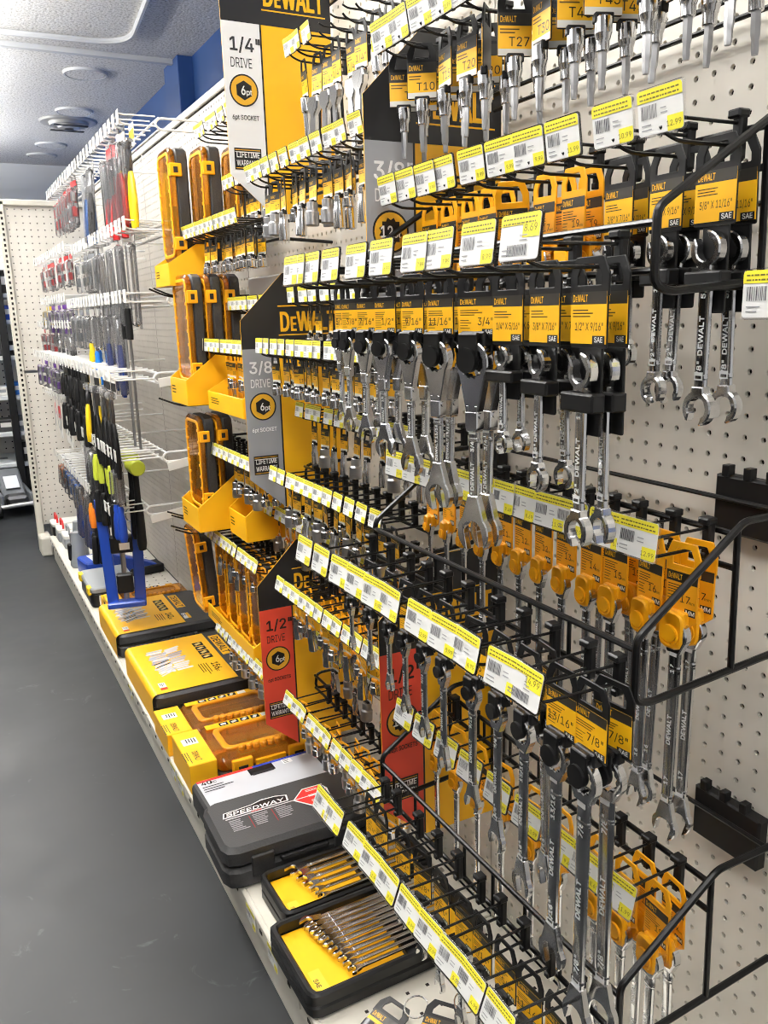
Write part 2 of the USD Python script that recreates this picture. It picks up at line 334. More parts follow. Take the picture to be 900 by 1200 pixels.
for k in range(4):
    obj('back_board', MB().box((WALL + .012, BAY[k] + PW / 2, 1.045), (.012, PW - .002, 1.78)), 'pegback', g)
    obj('top_rail', MB().box((WALL + .014, BAY[k] + PW / 2, TOPZ + .012), (.032, PW - .004, .026), bev=.004), 'cream', g)
    obj('base_deck', MB().box((.62, BAY[k] + PW / 2, .126), (.40, PW - .003, .02), bev=.003), 'cream', g)
    obj('kick_plate', MB().box((.435, BAY[k] + PW / 2, .06), (.02, PW - .003, .115)), 'cream', g)
    fr = MB().box((.418, BAY[k] + PW / 2, .118), (.012, PW - .003, .036), bev=.004)
    obj('deck_front', fr, 'cream', g)
    sl = MB()
    for q in range(16): sl.box((.4125, BAY[k] + .05 + q * .075, .118), (.003, .014, .008))
    obj('price_rail_slots', sl, 'pegback', g, kind='stuff')
    dh = MB()
    for a in range(8):
        for b in range(24): dh.box((.50 + a * .04, BAY[k] + .04 + b * .0495, .1362), (.006, .006, .0006))
    obj('deck_holes', dh, 'pegback', g, kind='stuff')
for k in range(5):
    obj('upright', MB().box((WALL + .02, BAY[k], TOPZ / 2), (.036, .012, TOPZ), bev=.002), 'cream', g)
obj('shelf_rail', MB().box((.79, 2.03, 1.37), (.035, .46, .05), bev=.004), 'rail', g, label='grey metal rail with punched slots')
# the near end: slotted upright brackets beside the wrench racks are built with the racks

# end panel across the far end of the run
e = thing('end_panel', 'tall cream pegboard end panel facing down the aisle at the far end', 'pegboard panel', (0, 0, 0))
ev, ef = peg_panel(.60, .86, .034, .0037)
for q, z0 in enumerate((.155, 1.03)):
    vv = np.stack([.705 + ev[:, 0], 5.05 + ev[:, 1], z0 + ev[:, 2]], 1); obj('pegboard_panel', (vv, ef, np.zeros((len(vv), 3))), 'peg', e, smooth=False)
    obj('back_board', MB().box((.705, 5.064, z0 + .43), (.60, .012, .86)), 'pegback', e)
obj('upright', MB().box((.388, 5.05, .955), (.035, .05, 1.91), bev=.003), 'cream', e)
obj('top_cap', MB().box((.69, 5.05, 1.905), (.64, .05, .03), bev=.004), 'cream', e)
obj('foot', MB().box((.40, 4.99, .055), (.06, .16, .11), bev=.008), 'cream', e)
sl = MB()
for q in range(58): sl.box((.3895, 5.0245, .30 + q * .0272), (.010, .003, .014))
obj('slots', sl, 'pegback', e, kind='stuff')

# ------------------------------------------------------------------ price tags and hooks
TW, TH = .056, .041
def price_label(price, var, r):
    """paper label: yellow band of product text, bar code, yellow price patch"""
    P = Print(); w, h = TW - .003, TH - .003; x0, z0 = -w / 2, -h / 2; sh = rbox(x0, z0, -x0, -z0, .003)
    mb = MB().plate(sh, .0006, 0, .0006, WHT); ink = S(112, 104, 44)
    if var == 0:
        P.poly(sh.intersection(sbox(x0, h / 2 - h * .27, w, h)), TAGY).poly(sh.intersection(sbox(w / 2 - w * .34, -h, w, z0 + h * .33)), TAGY)
        bx, bz, bh = x0 + w * .08, z0 + h * .36, h * .30; px, pz, ph = w / 2 - w * .04, z0 + h * .10, h * .12
    else:
        P.poly(sh.intersection(sbox(x0, h / 2 - h * .24, w, h)), TAGY).poly(sh.intersection(sbox(w / 2 - w * .42, h / 2 - h * .52, w, h)), TAGY)
        bx, bz, bh = x0 + w * .22, z0 + h * .10, h * .24; px, pz, ph = w / 2 - w * .06, h / 2 - h * .40, h * .16
    P.up()
    for q in range(2):
        u = x0 + w * .06
        while u < w * .40: b = w * r.uniform(.03, .09); P.rect(u, h / 2 - h * (.12 + .10 * q), u + b, h / 2 - h * (.085 + .10 * q), ink); u += b + w * .018
    k = 0.
    while k < w * (.36 if var == 0 else .50):
        b = w * r.choice([.008, .012, .02]); P.rect(bx + k, bz, bx + k + b, bz + bh, S(84, 84, 90)); k += b + w * r.choice([.012, .018])
    P.lines(x0 + w * .08, z0 + h * .22, w * .26, 2, h * .10, h * .025, S(150, 150, 154), r); P.lines(w * .02, z0 + h * .52, w * .2, 2, h * .10, h * .025, S(160, 160, 164), r)
    P.text(price, px, pz, ph, ink, False, 'r')
    return P.put(mb)
def hook_proto(name, label, loc, L, wire, price, var, seed, tilt, tag_on=True, k=1.):
    """a scanning hook seen from its bar: clip, lower wire for the goods, upper wire carrying the price plate"""
    r = random.Random(seed); t = thing(name, label, 'peg hook', loc, FACE, None)
    w = MB(); rr = .0019
    w.tube(fillet([(0, -.006, 0), (0, -L + .022, 0), (0, -L + .006, .006), (0, -L + .001, .011)], .01, 3), rr, 6)
    obj('hook_wire', w, wire, t)
    obj('tag_arm', MB().tube(fillet([(0, -.006, .020), (0, -L + .010, .020), (0, -L + .001, .024)], .01, 3), rr * .9, 6), wire, t)
    c = MB().box((0, -.0095, .008), (.011, .010, .040), bev=.002).box((0, -.012, .028), (.015, .015, .008), bev=.002).box((0, -.011, -.010), (.008, .012, .007), bev=.0015)
    obj('clip', c, 'blackplastic' if wire == 'wire' else 'whitewire', t)
    if tag_on:
        X = tr(0, -L - .001, .024) @ rotx(tilt) @ np.diag([k, k, k, 1.])
        h = MB(); h.X = X; h.plate(rbox(-TW / 2, -TH / 2, TW / 2, TH / 2, .0035), .0012, .0003, .0022).box((0, .0005, -TH / 2 + .0012), (TW * .92, .004, .0018))
        obj('tag_holder', h, 'clear' if wire == 'wire' else 'whitecard', t)
        if wire == 'wire':
            p = MB(); p.X = X; p.merge(price_label(price, var, r)); obj('price_label', p, 'print', t)
    return t
PRICES = ['12.99', '10.99', '9.99', '7.99', '8.69', '5.99', '13.99', '6.99', '14.99', '11.99', '4.99', '9.49']
protos = {}
def hook(kind, key, loc, L, label, group, price, var=0, tilt=0, wire='wire', rz=0, ry=0, size=1.):
    k = (kind, round(L, 3), price, var, tilt, size)
    if k not in protos:
        protos[k] = t = hook_proto(kind, label, loc, L, wire, price, var, len(protos), tilt, True, size)
        tag(t, None, None, group)
        t.GetAttribute('xformOp:rotateXYZ').Set(Gf.Vec3f(0, ry, FACE + rz)) if hasattr(t, 'GetAttribute') else None
        return t
    return dup(protos[k], label, loc, FACE + rz, group, ry=ry)

# ------------------------------------------------------------------ wrench racks: two tiers of bars on bent-wire end frames
YN, YF = .568, 1.131
def wrench_rack(label, zu, zf, extra):
    """zu: top bar near the wall; zf: (upper, lower) front bars"""
    t = thing('wrench_rack', label, 'wire rack', (0, 0, 0)); R = .0036
    for z, x in ((zu, .70), (zu - .036, .70), (zf[0], .57), (zf[1], .57)):
        obj('bar', MB().tube([(x, YN, z), (x, YF, z)], R, 8), 'wire', t)
    for z in extra: obj('wall_bar', MB().tube([(.795, -.02, z), (.795, YF + .004, z)], .003, 8), 'wire', t)
    for y in (YN, YF):
        f = MB().tube(fillet([(.8165, y, zu + .012), (.712, y, zu + .012), (.57, y, zf[0] + .012), (.57, y, zf[1] - .012), (.59, y, zf[1] - .018), (.8165, y, zf[1] - .002)], .009, 4), R * 1.15, 8)
        f.tube([(.703, y, zu + .008), (.708, y, zf[1] - .012)], R, 8)
        obj('end_frame', f, 'wire', t)
    for y in np.linspace(YN, YF, 9)[1:-1]:
        obj('tie', MB().tube([(.70, y + .03, zu + .003), (.70, y + .03, zu - .04)], .0026, 6), 'wire', t)
        obj('tie', MB().tube([(.57, y + .03, zf[0] + .003), (.57, y + .03, zf[1] - .003)], .0026, 6), 'wire', t)
    b = MB()
    for y in ((YN,) if zu < 1.3 else (YN - .2,)):
        b.box((.808, y + .065, zu + .0), (.018, .10, .070), bev=.003)
        for q in range(3): b.box((.803, y + .10 - q * .03, zu + .040), (.012, .010, .014), bev=.001)
    obj('mounting_bracket', b, 'blackplastic', t)
    obj('mounting_bracket', MB().box((.806, YF, (zu + zf[1]) / 2), (.022, .02, zu - zf[1] + .06), bev=.003), 'blackplastic', t)
    return t
wrench_rack('black wire rack at top right with flare nut wrenches on its upper bars', 1.456, (1.369, 1.328), (1.59, 1.40))
wrench_rack('black wire rack below, with orange-yellow metric wrench cards on its upper bars', 1.067, (.968, .925), (1.075,))
wrench_rack('lowest black wire rack at lower right with a 19 millimetre yellow card', .655, (.560, .505), (.667,))

# ------------------------------------------------------------------ carded wrenches
def arc(c, r, a0, a1, n=10): return [(c[0] + r * math.cos(math.radians(a)), c[1] + r * math.sin(math.radians(a))) for a in np.linspace(a0, a1, n)]
def disc(x, z, r, n=22): return Polygon(arc((x, z), r, 0, 360 - 360 / n, n))
def star12(x, z, r): return Polygon([(x + (r if k % 2 else r * .86) * math.cos(k * math.pi / 12), z + (r if k % 2 else r * .86) * math.sin(k * math.pi / 12)) for k in range(24)])
def rbox(x0, z0, x1, z1, r=.002): return sbox(x0 + r, z0 + r, x1 - r, z1 - r).buffer(r, quad_segs=2)
def card_print(w, ztop, h, size, unit, style, r):
    """the printed card under the hanger: dark header with the wordmark, yellow body, text lines, size and unit box"""
    mb = MB().box((0, .0003, ztop - h / 2), (w, .0008, h), YEL if style == 'bk' else ORG); P = Print(); x0, x1 = -w / 2, w / 2
    hh = h * .24
    if style == 'bk':
        P.rect(x0, ztop - hh, x1, ztop, S(44, 40, 34)).up(); P.logo(x0 + w * .05, ztop - hh * .78, hh * .55, w * .44, YEL)
    else:
        P.rect(x0, ztop - hh * 1.15, x1, ztop - hh * .15, S(44, 40, 34)).up(); P.logo(x0 + w * .05, ztop - hh * .9, hh * .52, w * .46, YEL)
    P.lines(x0 + w * .06, ztop - hh - h * .12, w * .62, 3 if w > .04 else 4, h * .06, h * .02, S(60, 48, 14), r)
    long = len(size) > 6; ink = S(38, 30, 20)
    if not long: P.lines(x0 + w * .06, ztop - hh - h * .38, w * .30, 4, h * .07, h * .018, S(90, 70, 14), r)
    if size.endswith(' mm'): P.text('mm', x1 - w * .06, ztop - h * .72, h * .07, ink, False, 'r').text(size[:-3], x1 - w * .21, ztop - h * .72, h * .17, ink, False, 'r')
    else: P.text(size, x1 - w * .08, ztop - h * .74, h * (.15 if long else .20), ink, False, 'r', fit=w * .80 if long else None)
    P.up().rect(x1 - w * .36, ztop - h, x1 - w * .02, ztop - h * .84, BLK).up()
    P.text(unit, x1 - w * .19, ztop - h * .965, h * .10, WHT, True, 'c')
    return P.put(mb)
def hanger(w, style):
    o = Polygon([(-w / 2, -.022), (w / 2, -.022), (w / 2, -.004), (w * .36, .010), (-w * .36, .010), (-w / 2, -.004)]).buffer(.0015, quad_segs=2)
    slot = Polygon([(-w * .30, -.012), (w * .30, -.012), (w * .30, -.006), (w * .2, .0035), (-w * .2, .0035), (-w * .30, -.006)]).buffer(.0012, quad_segs=2)
    return o.difference(slot)
def open_end(x, z, hw, ang, neck, up=True):
    """an open jaw of width hw hanging below z"""
    R = hw / 2; c = disc(x, z, R, 28); s = .56 * hw
    cut = affinity.rotate(sbox(x - s / 2, z - R * 1.6, x + s / 2, z + R * .05).union(disc(x, z + R * .05, s / 2, 16)), ang, origin=(x, z))
    n = Polygon([(x - neck / 2, z + R * 1.9), (x + neck / 2, z + R * 1.9), (x + R * .82, z + R * .35), (x - R * .82, z + R * .35)])
    return c.union(n).difference(cut).buffer(-.0008).buffer(.0008, quad_segs=3)
def lettering(L, z0, z1, txt, w, th):
    P = Print(); h = min(w * .34, (z1 - z0) * .05)
    for t, z in ((txt, z1 - .10 * (z1 - z0)), ('DEWALT', (z0 + z1) / 2 + .10 * (z1 - z0)), (txt, z0 + .22 * (z1 - z0))):
        P.text(t, h / 2, z, h, WHT, True, 'r', rot=90, sx=1.25)
    P.rect(-w * .32, z0 + .06 * (z1 - z0), w * .32, z0 + .06 * (z1 - z0) + w * .5, WHT); P.rect(-w * .32, z1 - .05 * (z1 - z0), w * .32, z1 - .05 * (z1 - z0) + w * .35, WHT)
    mb = MB(); P.put(mb, at=(0, -th / 2 - .0002, 0)); return mb
def shank(mb, z0, z1, w0, w1, th):
    """drop-forged bar: flat middle, rounded shoulders, a raised collar near each end"""
    q = [(.20, -.5), (.34, -.45), (.44, -.30), (.5, 0), (.44, .30), (.34, .45), (.20, .5)]
    sec = np.array([(-u, v) for u, v in q[::-1]] + q)[::-1]; n = len(sec); i = np.arange(n); j = (i + 1) % n
    def loft(rings):
        v = np.vstack([np.stack([sec[:, 0] * w, sec[:, 1] * t, np.full(n, z)], 1) for z, w, t in rings]); f = []
        for k in range(len(rings) - 1): f += [np.stack([k * n + i, k * n + j, (k + 1) * n + j], 1), np.stack([k * n + i, (k + 1) * n + j, (k + 1) * n + i], 1)]
        cap = np.stack([np.zeros(n - 2, int), np.arange(1, n - 1), np.arange(2, n)], 1); f += [cap[:, ::-1], cap + (len(rings) - 1) * n]
        f = np.vstack(f); c = v[f].mean(1) - v.mean(0); nn = np.cross(v[f[:, 1]] - v[f[:, 0]], v[f[:, 2]] - v[f[:, 0]]); side = np.abs(nn[:, 2]) < .5 * np.linalg.norm(nn, axis=1)
        mb.add(v, f if (nn[side] * c[side])[:, :2].sum() > 0 else f[:, ::-1])
    loft([(z0, w0, th), (z1, w1, th)])
    for t_ in (.10, .88):
        a = z0 + (z1 - z0) * t_; w = (w0 + (w1 - w0) * t_) * 1.05; d = .0012 * (1 if z1 > z0 else -1)
        loft([(a - d * 2, w * .96, th), (a - d, w, th * 1.12), (a + d, w, th * 1.12), (a + d * 2, w * .96, th)])
def wrench_on_card(name, label, loc, kind, size, unit, L, hw, cw, ch, group, rz=0, twist=0, jaw=12):
    """kind: flex (hinged ratchet head), combo (yellow metric hanger), flare (flare nut pair ends on a backer), long (12-point ring)"""
    r = random.Random(hash_(size + kind)); t = thing(name, label, 'wrench', loc, FACE + rz, group, rx=twist)
    yl = kind == 'combo'; pl = 'yellowplastic' if yl else 'blackplastic'
    hg = MB().plate(hanger(cw, kind), .0022, .0006, .0012)
    if yl: hg.plate(Polygon([(-cw / 2, -.02), (cw / 2, -.02), (cw / 2, -.024 - ch), (cw * .2, -.034 - ch), (-cw * .3, -.034 - ch), (-cw / 2, -.022 - ch)]), .0016, .0005, .0016)
    else: hg.plate(rbox(-cw / 2, -.023 - ch, cw / 2, -.018), .0016, .0005, .0016)
    obj('hanger', hg, pl, t)
    obj('hang_card', card_print(cw * .97, -.019, ch, size, unit, 'yl' if yl else 'bk', r), 'print', t)
    zc = -.019 - ch; th = .0052 + hw * .06; sw = hw * .45
    zr = zc - hw * .55 - .004; yo = -.004                         # ring centre
    if kind == 'flare':
        bk = MB().plate(rbox(-cw * .30, zc - L * .33, cw * .34, zc + .002), .003, .0008, .004).box((0, -.004, zc - hw * 1.55), (cw * .92, .016, hw * .52), bev=.002)
        obj('backer', bk, pl, t)
        zr = zc - hw * .72
    else:
        cl = MB().box((-cw * .05, .001, zc - .004), (cw * .62, .012, .016), bev=.002)
        cl.lathe([(0, -.003), (hw * .26, -.003), (hw * .29, -.001), (hw * .29, .006), (0, .006)], 18, tr(-hw * .10, yo - .004, zr + hw * .06) @ rotx(90))
        cl.lathe([(hw * .10, -.0052), (hw * .16, -.0052), (hw * .16, -.003), (hw * .10, -.003), (hw * .10, -.0052)], 14, tr(-hw * .10, yo - .004, zr) @ rotx(90))
        cl.box((-hw * .10, -.009, zr + hw * .36), (hw * .58, .004, hw * .62), bev=.001).box((-hw * .10, -.004, zc - .001), (hw * .58, .014, .007), bev=.002)
        if yl:
            cl.plate(rbox(-hw * .58, zr - hw * .50, hw * .36, zc + .004, hw * .30), .008, .002, yo - .003)
            for q in (.17, .30): cl.lathe([(hw * q, -.0012), (hw * (q + .06), -.0012), (hw * (q + .06), .001), (hw * q, .001), (hw * q, -.0012)], 16, tr(-hw * .10, yo - .0085, zr) @ rotx(90))
        obj('clip', cl, pl, t)
    sw = hw * .32 if kind == 'flex' else sw; zb = -L + hw * .42                                            # jaw centre
    W = MB(); W.X = tr(0, yo, 0)
    if kind == 'flex':
        zn = zr - hw * 1.18
        W.plate(Polygon([(-sw * .62, zn + .002), (sw * .62, zn + .002), (sw * .62, zn - hw * .34), (sw * .5, zn - hw * .44), (-sw * .5, zn - hw * .44), (-sw * .62, zn - hw * .34)]), th * 1.55, .0012)
        zt = zn - hw * .40
    else: zt = zr - hw * .45
    shank(W, zb + hw * .55, zt, sw * .92, sw, th)
    wr = obj('wrench', W, 'chrome', t)
    Rg = MB(); Rg.X = tr(0, yo, 0)
    ro = hw * .50
    if kind == 'flare':
        ring = disc(0, zr, ro, 26).difference(disc(0, zr, ro * .60, 18)).difference(affinity.rotate(sbox(-ro * .42, zr, ro * .42, zr + ro * 1.5), 25, origin=(0, zr)))
        Rg.plate(ring.union(Polygon([(-sw / 2, zt - .004), (sw / 2, zt - .004), (ro * .5, zr - ro * .72), (-ro * .5, zr - ro * .72)])).buffer(-.0006).buffer(.0006, quad_segs=2), th * 1.5, .0014)
    else:
        neck = Polygon([(-sw * .55, zr - hw * 1.22 if kind == 'flex' else zt - .006), (sw * .55, zr - hw * 1.22 if kind == 'flex' else zt - .006), (ro * .80, zr - ro * .55), (-ro * .80, zr - ro * .55)])
        Rg.plate(disc(0, zr, ro, 28).union(neck).difference(star12(0, zr, ro * .70)), th * 1.35, .0012)
        if kind == 'flex':
            Rg.box((-sw * .42, 0, zr - hw * 1.16), (sw * .30, th * 1.4, hw * .34), bev=.001); Rg.box((sw * .42, 0, zr - hw * 1.16), (sw * .30, th * 1.4, hw * .34), bev=.001)
            Rg.tube([(-sw * .72, 0, zr - hw * 1.24), (sw * .72, 0, zr - hw * 1.24)], th * .45, 8)
    obj('ring_end', Rg, 'chrome', wr)
    J = MB(); J.X = tr(0, yo, 0)
    if kind == 'flare':
        c = disc(0, zb, ro, 26).difference(disc(0, zb, ro * .60, 18)).difference(affinity.rotate(sbox(-ro * .42, zb - ro * 1.5, ro * .42, zb), jaw, origin=(0, zb)))
        J.plate(c.union(Polygon([(-sw * .46, zb + hw * .62), (sw * .46, zb + hw * .62), (ro * .5, zb + ro * .72), (-ro * .5, zb + ro * .72)])).buffer(-.0006).buffer(.0006, quad_segs=2), th * 1.5, .0014)
    else: J.plate(open_end(0, zb, hw, jaw, sw * .95), th * 1.15, .0012)
    obj('open_end', J, 'chrome', wr)
    lt = lettering(L, zb + hw * .6, zt, size.split(' ')[0], sw, th); lt2 = MB(); v, f, c = lt.done(); lt2.add(v + (0, yo, 0), f)
    obj('lettering', lt2, 'stamp', wr, kind='stuff')
    return t
def hash_(s): return sum((i + 1) * ord(c) for i, c in enumerate(s))

def wrench_row(rowname, tagX, barX, zw, ys, sizes, tilt, group, two, var=None, hook_rows=True):
    """one tier of a wrench rack: hooks from far to near, their goods behind the price plates"""
    n = len(ys); prev = None
    for i, (y, it) in enumerate(zip(ys, sizes)):
        o = ORD[n - 1 - i] if i != n - 1 else 'nearest'; pl = f'{o} from the right' if i != n - 1 else 'at the right end'
        if rowname != 'fifth' or i < n:
            hook('price_hook', 0, (barX, y, zw), barX - tagX, f'black wire hook with yellow-banded price tag, {pl}, {rowname} wrench row', 'hooks of the wrench racks',
                 PRICES[(i * 5 + len(rowname)) % 12] if not var else var[i], 1 if i == n - 1 and rowname in ('second', 'fourth') else 0, tilt, rz=rng.uniform(-3, 3))
        if it is None: continue
        kind, size, unit, L, hw, cw, ch, depth, rz, tw = it
        col = {'combo': 'yellow metric', 'flex': 'black and yellow', 'flare': 'black and yellow', 'long': 'black and yellow'}[kind]
        desc = {'combo': 'combination', 'flex': 'flex-head', 'flare': 'flare-nut', 'long': 'ratcheting'}[kind]
        a = None
        for d in range(two[i] if isinstance(two, (list, tuple)) else two):
            lab = f'{desc} wrench, {size} card, {"front" if d == 0 else "rear"} on {pl.replace("at the right end", "rightmost").replace(" from the right", "-from-right")} hook, {rowname} wrench row'
            loc = (depth + d * .022, y + rng.uniform(-.003, .003) - d * .004, zw - .0025)
            if a is None: a = wrench_on_card('carded_wrench', lab, loc, kind, size, unit, L, hw, cw, ch, group, rz, tw, rng.choice([-14, 14]))
            else: dup(a.GetPrim(), lab, loc, FACE + rz + rng.uniform(-8, 8), group, rx=tw + rng.uniform(-3, 3))
SZ = {'1/4"': .017, '5/16"': .019, '11/32"': .020, '3/8"': .0215, '7/16"': .024, '1/2"': .0265, '9/16"': .029, '5/8"': .032, '11/16"': .0345, '3/4"': .0375, '13/16"': .040, '7/8"': .043}
def flex(s, L, depth=.52, rz=0, tw=0): return ('flex', s, 'SAE', L, SZ[s] * 1.24, .056 if s[0] == '3' and s[2] == '4' else .024 + SZ[s] * .55, .040, depth, rng.uniform(10, 20), tw)
def combo(n, L, depth, rz=0, tw=0): return ('combo', f'{n} mm', 'MM', L, .0085 + n * .0014, .040, .047, depth, rz, tw)
def flare(s, L, hw, depth, cw=.05): return ('flare', s, 'SAE', L, hw, cw, .046, depth, rng.uniform(-4, 4), 0)
def long_(s, L, depth, rz=0, tw=0): return ('long', s, 'SAE', L, SZ[s], .028 + SZ[s] * .5, .046, depth, rz, tw)
YA = [1.097, 1.045, .993, .947, .89, .832, .781, .721, .65, .589]
wrench_row('top', .59, .70, 1.441, YA, [combo(8, .17, .655), combo(10, .17, .655), combo(12, .19, .655), combo(14, .2, .655), combo(15, .2, .65, 40, 14), combo(17, .21, .655), combo(19, .22, .655),
           flare('3/8" X 7/16"', .205, .027, .665, .044), flare('1/2" X 9/16"', .240, .031, .665, .046), flare('5/8" X 11/16"', .256, .035, .665, .048)], 8, 'wrenches on the top row', [2, 2, 2, 2, 1, 2, 2, 2, 2, 2],
           var=['9.99', '9.99', '9.99', '7.99', '8.99', '9.99', '9.99', '11.99', '10.99', '12.99'])
YB = [1.153, 1.092, 1.042, .986, .915, .851, .775, .725, .664, .601]
YB[0] = 1.118
wrench_row('second', .446, .57, 1.333, YB, [flex('5/16"', .190), flex('3/8"', .200), flex('7/16"', .210), flex('1/2"', .222), flex('9/16"', .235), flex('11/16"', .268), flex('3/4"', .300),
           flare('1/4" X 5/16"', .182, .023, .525, .05), flare('3/8" X 7/16"', .212, .028, .525, .05), flare('1/2" X 9/16"', .255, .034, .525, .052)], -7, 'wrenches on the second row', [1, 2, 2, 2, 2, 2, 2, 2, 2, 2],
           var=['3.99', '5.99', '5.99', '6.99', '7.99', '6.99', '7.99', '7.99', '8.99', '8.69'])
YC = [1.101, 1.05, 1.0, .955, .91, .865, .82, .778, .734, .69, .640, .594]
wrench_row('third', .59, .70, 1.050, YC, [combo(n, .33 - .0165 * (17 - n), .655, rng.uniform(-6, 6)) for n in (7, 8, 9, 10, 11, 12, 12, 13, 14, 15, 16, 17)], -6, 'wrenches on the third row', [1, 1, 1, 1, 1, 1, 1, 1, 2, 2, 2, 2])
YD = [1.123, 1.062, 1.003, .952, .902, .849, .783, .733, .68, .624, .580]
wrench_row('fourth', .446, .57, .931, YD, [long_(s, L, .525, rng.uniform(-5, 5)) for s, L in (('1/4"', .15), ('5/16"', .16), ('11/32"', .17), ('3/8"', .185), ('7/16"', .20), ('1/2"', .222), ('9/16"', .245), ('5/8"', .268), ('11/16"', .295), ('13/16"', .35), ('7/8"', .40))],
           -12, 'wrenches on the fourth row', [1, 1, 1, 1, 1, 1, 1, 1, 2, 1, 2])
YE = [1.09, 1.03, .965, .901, .83, .768, .70, .65, .604]
wrench_row('fifth', .59, .70, .640, YE, [combo(n, .24 + .006 * (n - 10), .655, rng.uniform(-8, 8)) for n in (10, 11, 12, 13, 14, 15, 16, 18, 19)], -14, 'wrenches on the fifth row', [1, 1, 1, 1, 1, 1, 1, 2, 2])
YG = [1.10, 1.06, .99, .935, .88, .823, .775, .725, .674, .62]
wrench_row('lowest', .446, .57, .520, YG, [long_(s, L, .53, rng.uniform(-12, 12)) for s, L in (('1/4"', .14), ('5/16"', .15), ('11/32"', .16), ('3/8"', .17), ('7/16"', .185), ('1/2"', .2), ('9/16"', .21), ('5/8"', .22), ('11/16"', .235), ('3/4"', .25))],
           -20, 'wrenches on the lowest row', [1, 1, 1, 1, 1, 1, 1, 1, 1, 1])

# ------------------------------------------------------------------ divider signs: black header, drive-size strip, yellow board, standing out from the peg wall
def divider_sign(label, y, zs, strip, ink, size, pts, sub, name='divider_sign'):
    t = thing(name, label, 'sign', (.578, y, zs)); W = .238
    body = Polygon([(0, -.285), (.085, -.36), (W, -.36), (W, .158), (.10, .158), (0, .06)])
    obj('board', MB().plate(body, .0022, .0006), 'yellowcard', t)
    P = Print(.0002); sw = .080
    P.poly(Polygon([(0, 0), (W, 0), (W, .158), (.10, .158), (0, .06)]), S(30, 30, 32)); P.poly(Polygon([(0, -.285), (sw, -.356), (sw, 0), (0, 0)]), strip)
    P.up().rect(sw, -.356, sw + .0035, 0, BLK)
    P.logo(.088, .036, .040, .136, YEL).rect(.086, .088, .226, .0905, YEL).rect(.086, .0265, .226, .029, YEL)
    u = sw / 2
    P.text(size, u - .028, -.052, .024, ink, True).text('DRIVE', u - .026, -.083, .018, ink, False, fit=.046)
    P.poly(disc(u, -.125, .0305, 30), BLK).up().poly(disc(u, -.125, .0275, 30), S(222, 168, 40)).up()
    hexa = Polygon(arc((u, -.125), .0185, 30, 330, 6)) if '12' not in pts else Polygon([(u + (.0205 if k % 2 else .0165) * math.cos(k * math.pi / 12), -.125 + (.0205 if k % 2 else .0165) * math.sin(k * math.pi / 12)) for k in range(24)])
    P.poly(hexa, BLK).up(); n = pts[:-2]
    P.text(n, u + .003, -.133, .016, WHT, True, 'r', fit=.011 * len(n)).text('pt', u + .0035, -.133, .010, WHT, True)
    P.text(sub, u, -.180, .0085, ink, True, 'c', fit=.058)
    P.rect(u - .029, -.276, u + .029, -.234, BLK if strip[0] > .2 else S(20, 20, 20)).up()
    P.text('LIFETIME', u, -.252, .0105, WHT, True, 'c', fit=.050).text('WARRANTY', u, -.268, .0105, WHT, True, 'c', fit=.050)
    P.rect(u - .027, -.2385, u + .027, -.237, S(222, 168, 40)).rect(u - .027, -.2735, u + .027, -.272, S(222, 168, 40)).rect(u - .027, -.2425, u + .027, -.241, WHT)
    obj('printed_face', P.put(MB(), at=(0, -.0012, 0)), 'print', t)
    return t
GREY = S(150, 152, 156); REDS = S(226, 74, 52)
divider_sign('white quarter-inch drive sign with black header and yellow board at the top', 1.76, 1.865, S(244, 244, 244), S(52, 52, 54), '1/4"', '6pt', '6pt SOCKET')
divider_sign('grey three-eighths drive 12-point sign behind the upper wrench tags', 1.148, 1.538, GREY, S(240, 240, 240), '3/8"', '12pt', '12pt SOCKET')
divider_sign('grey three-eighths drive 6-point sign in the middle of the shelving', 1.76, 1.226, GREY, S(240, 240, 240), '3/8"', '6pt', '6pt SOCKET')
divider_sign('red half-inch drive sign above the amber tool cases', 1.76, .630, REDS, S(40, 22, 20), '1/2"', '6pt', '6pt SOCKETS')
divider_sign('red half-inch drive sign mostly hidden behind the hanging wrenches', 1.148, .745, REDS, S(40, 22, 20), '1/2"', '12pt', '12pt SOCKETS')

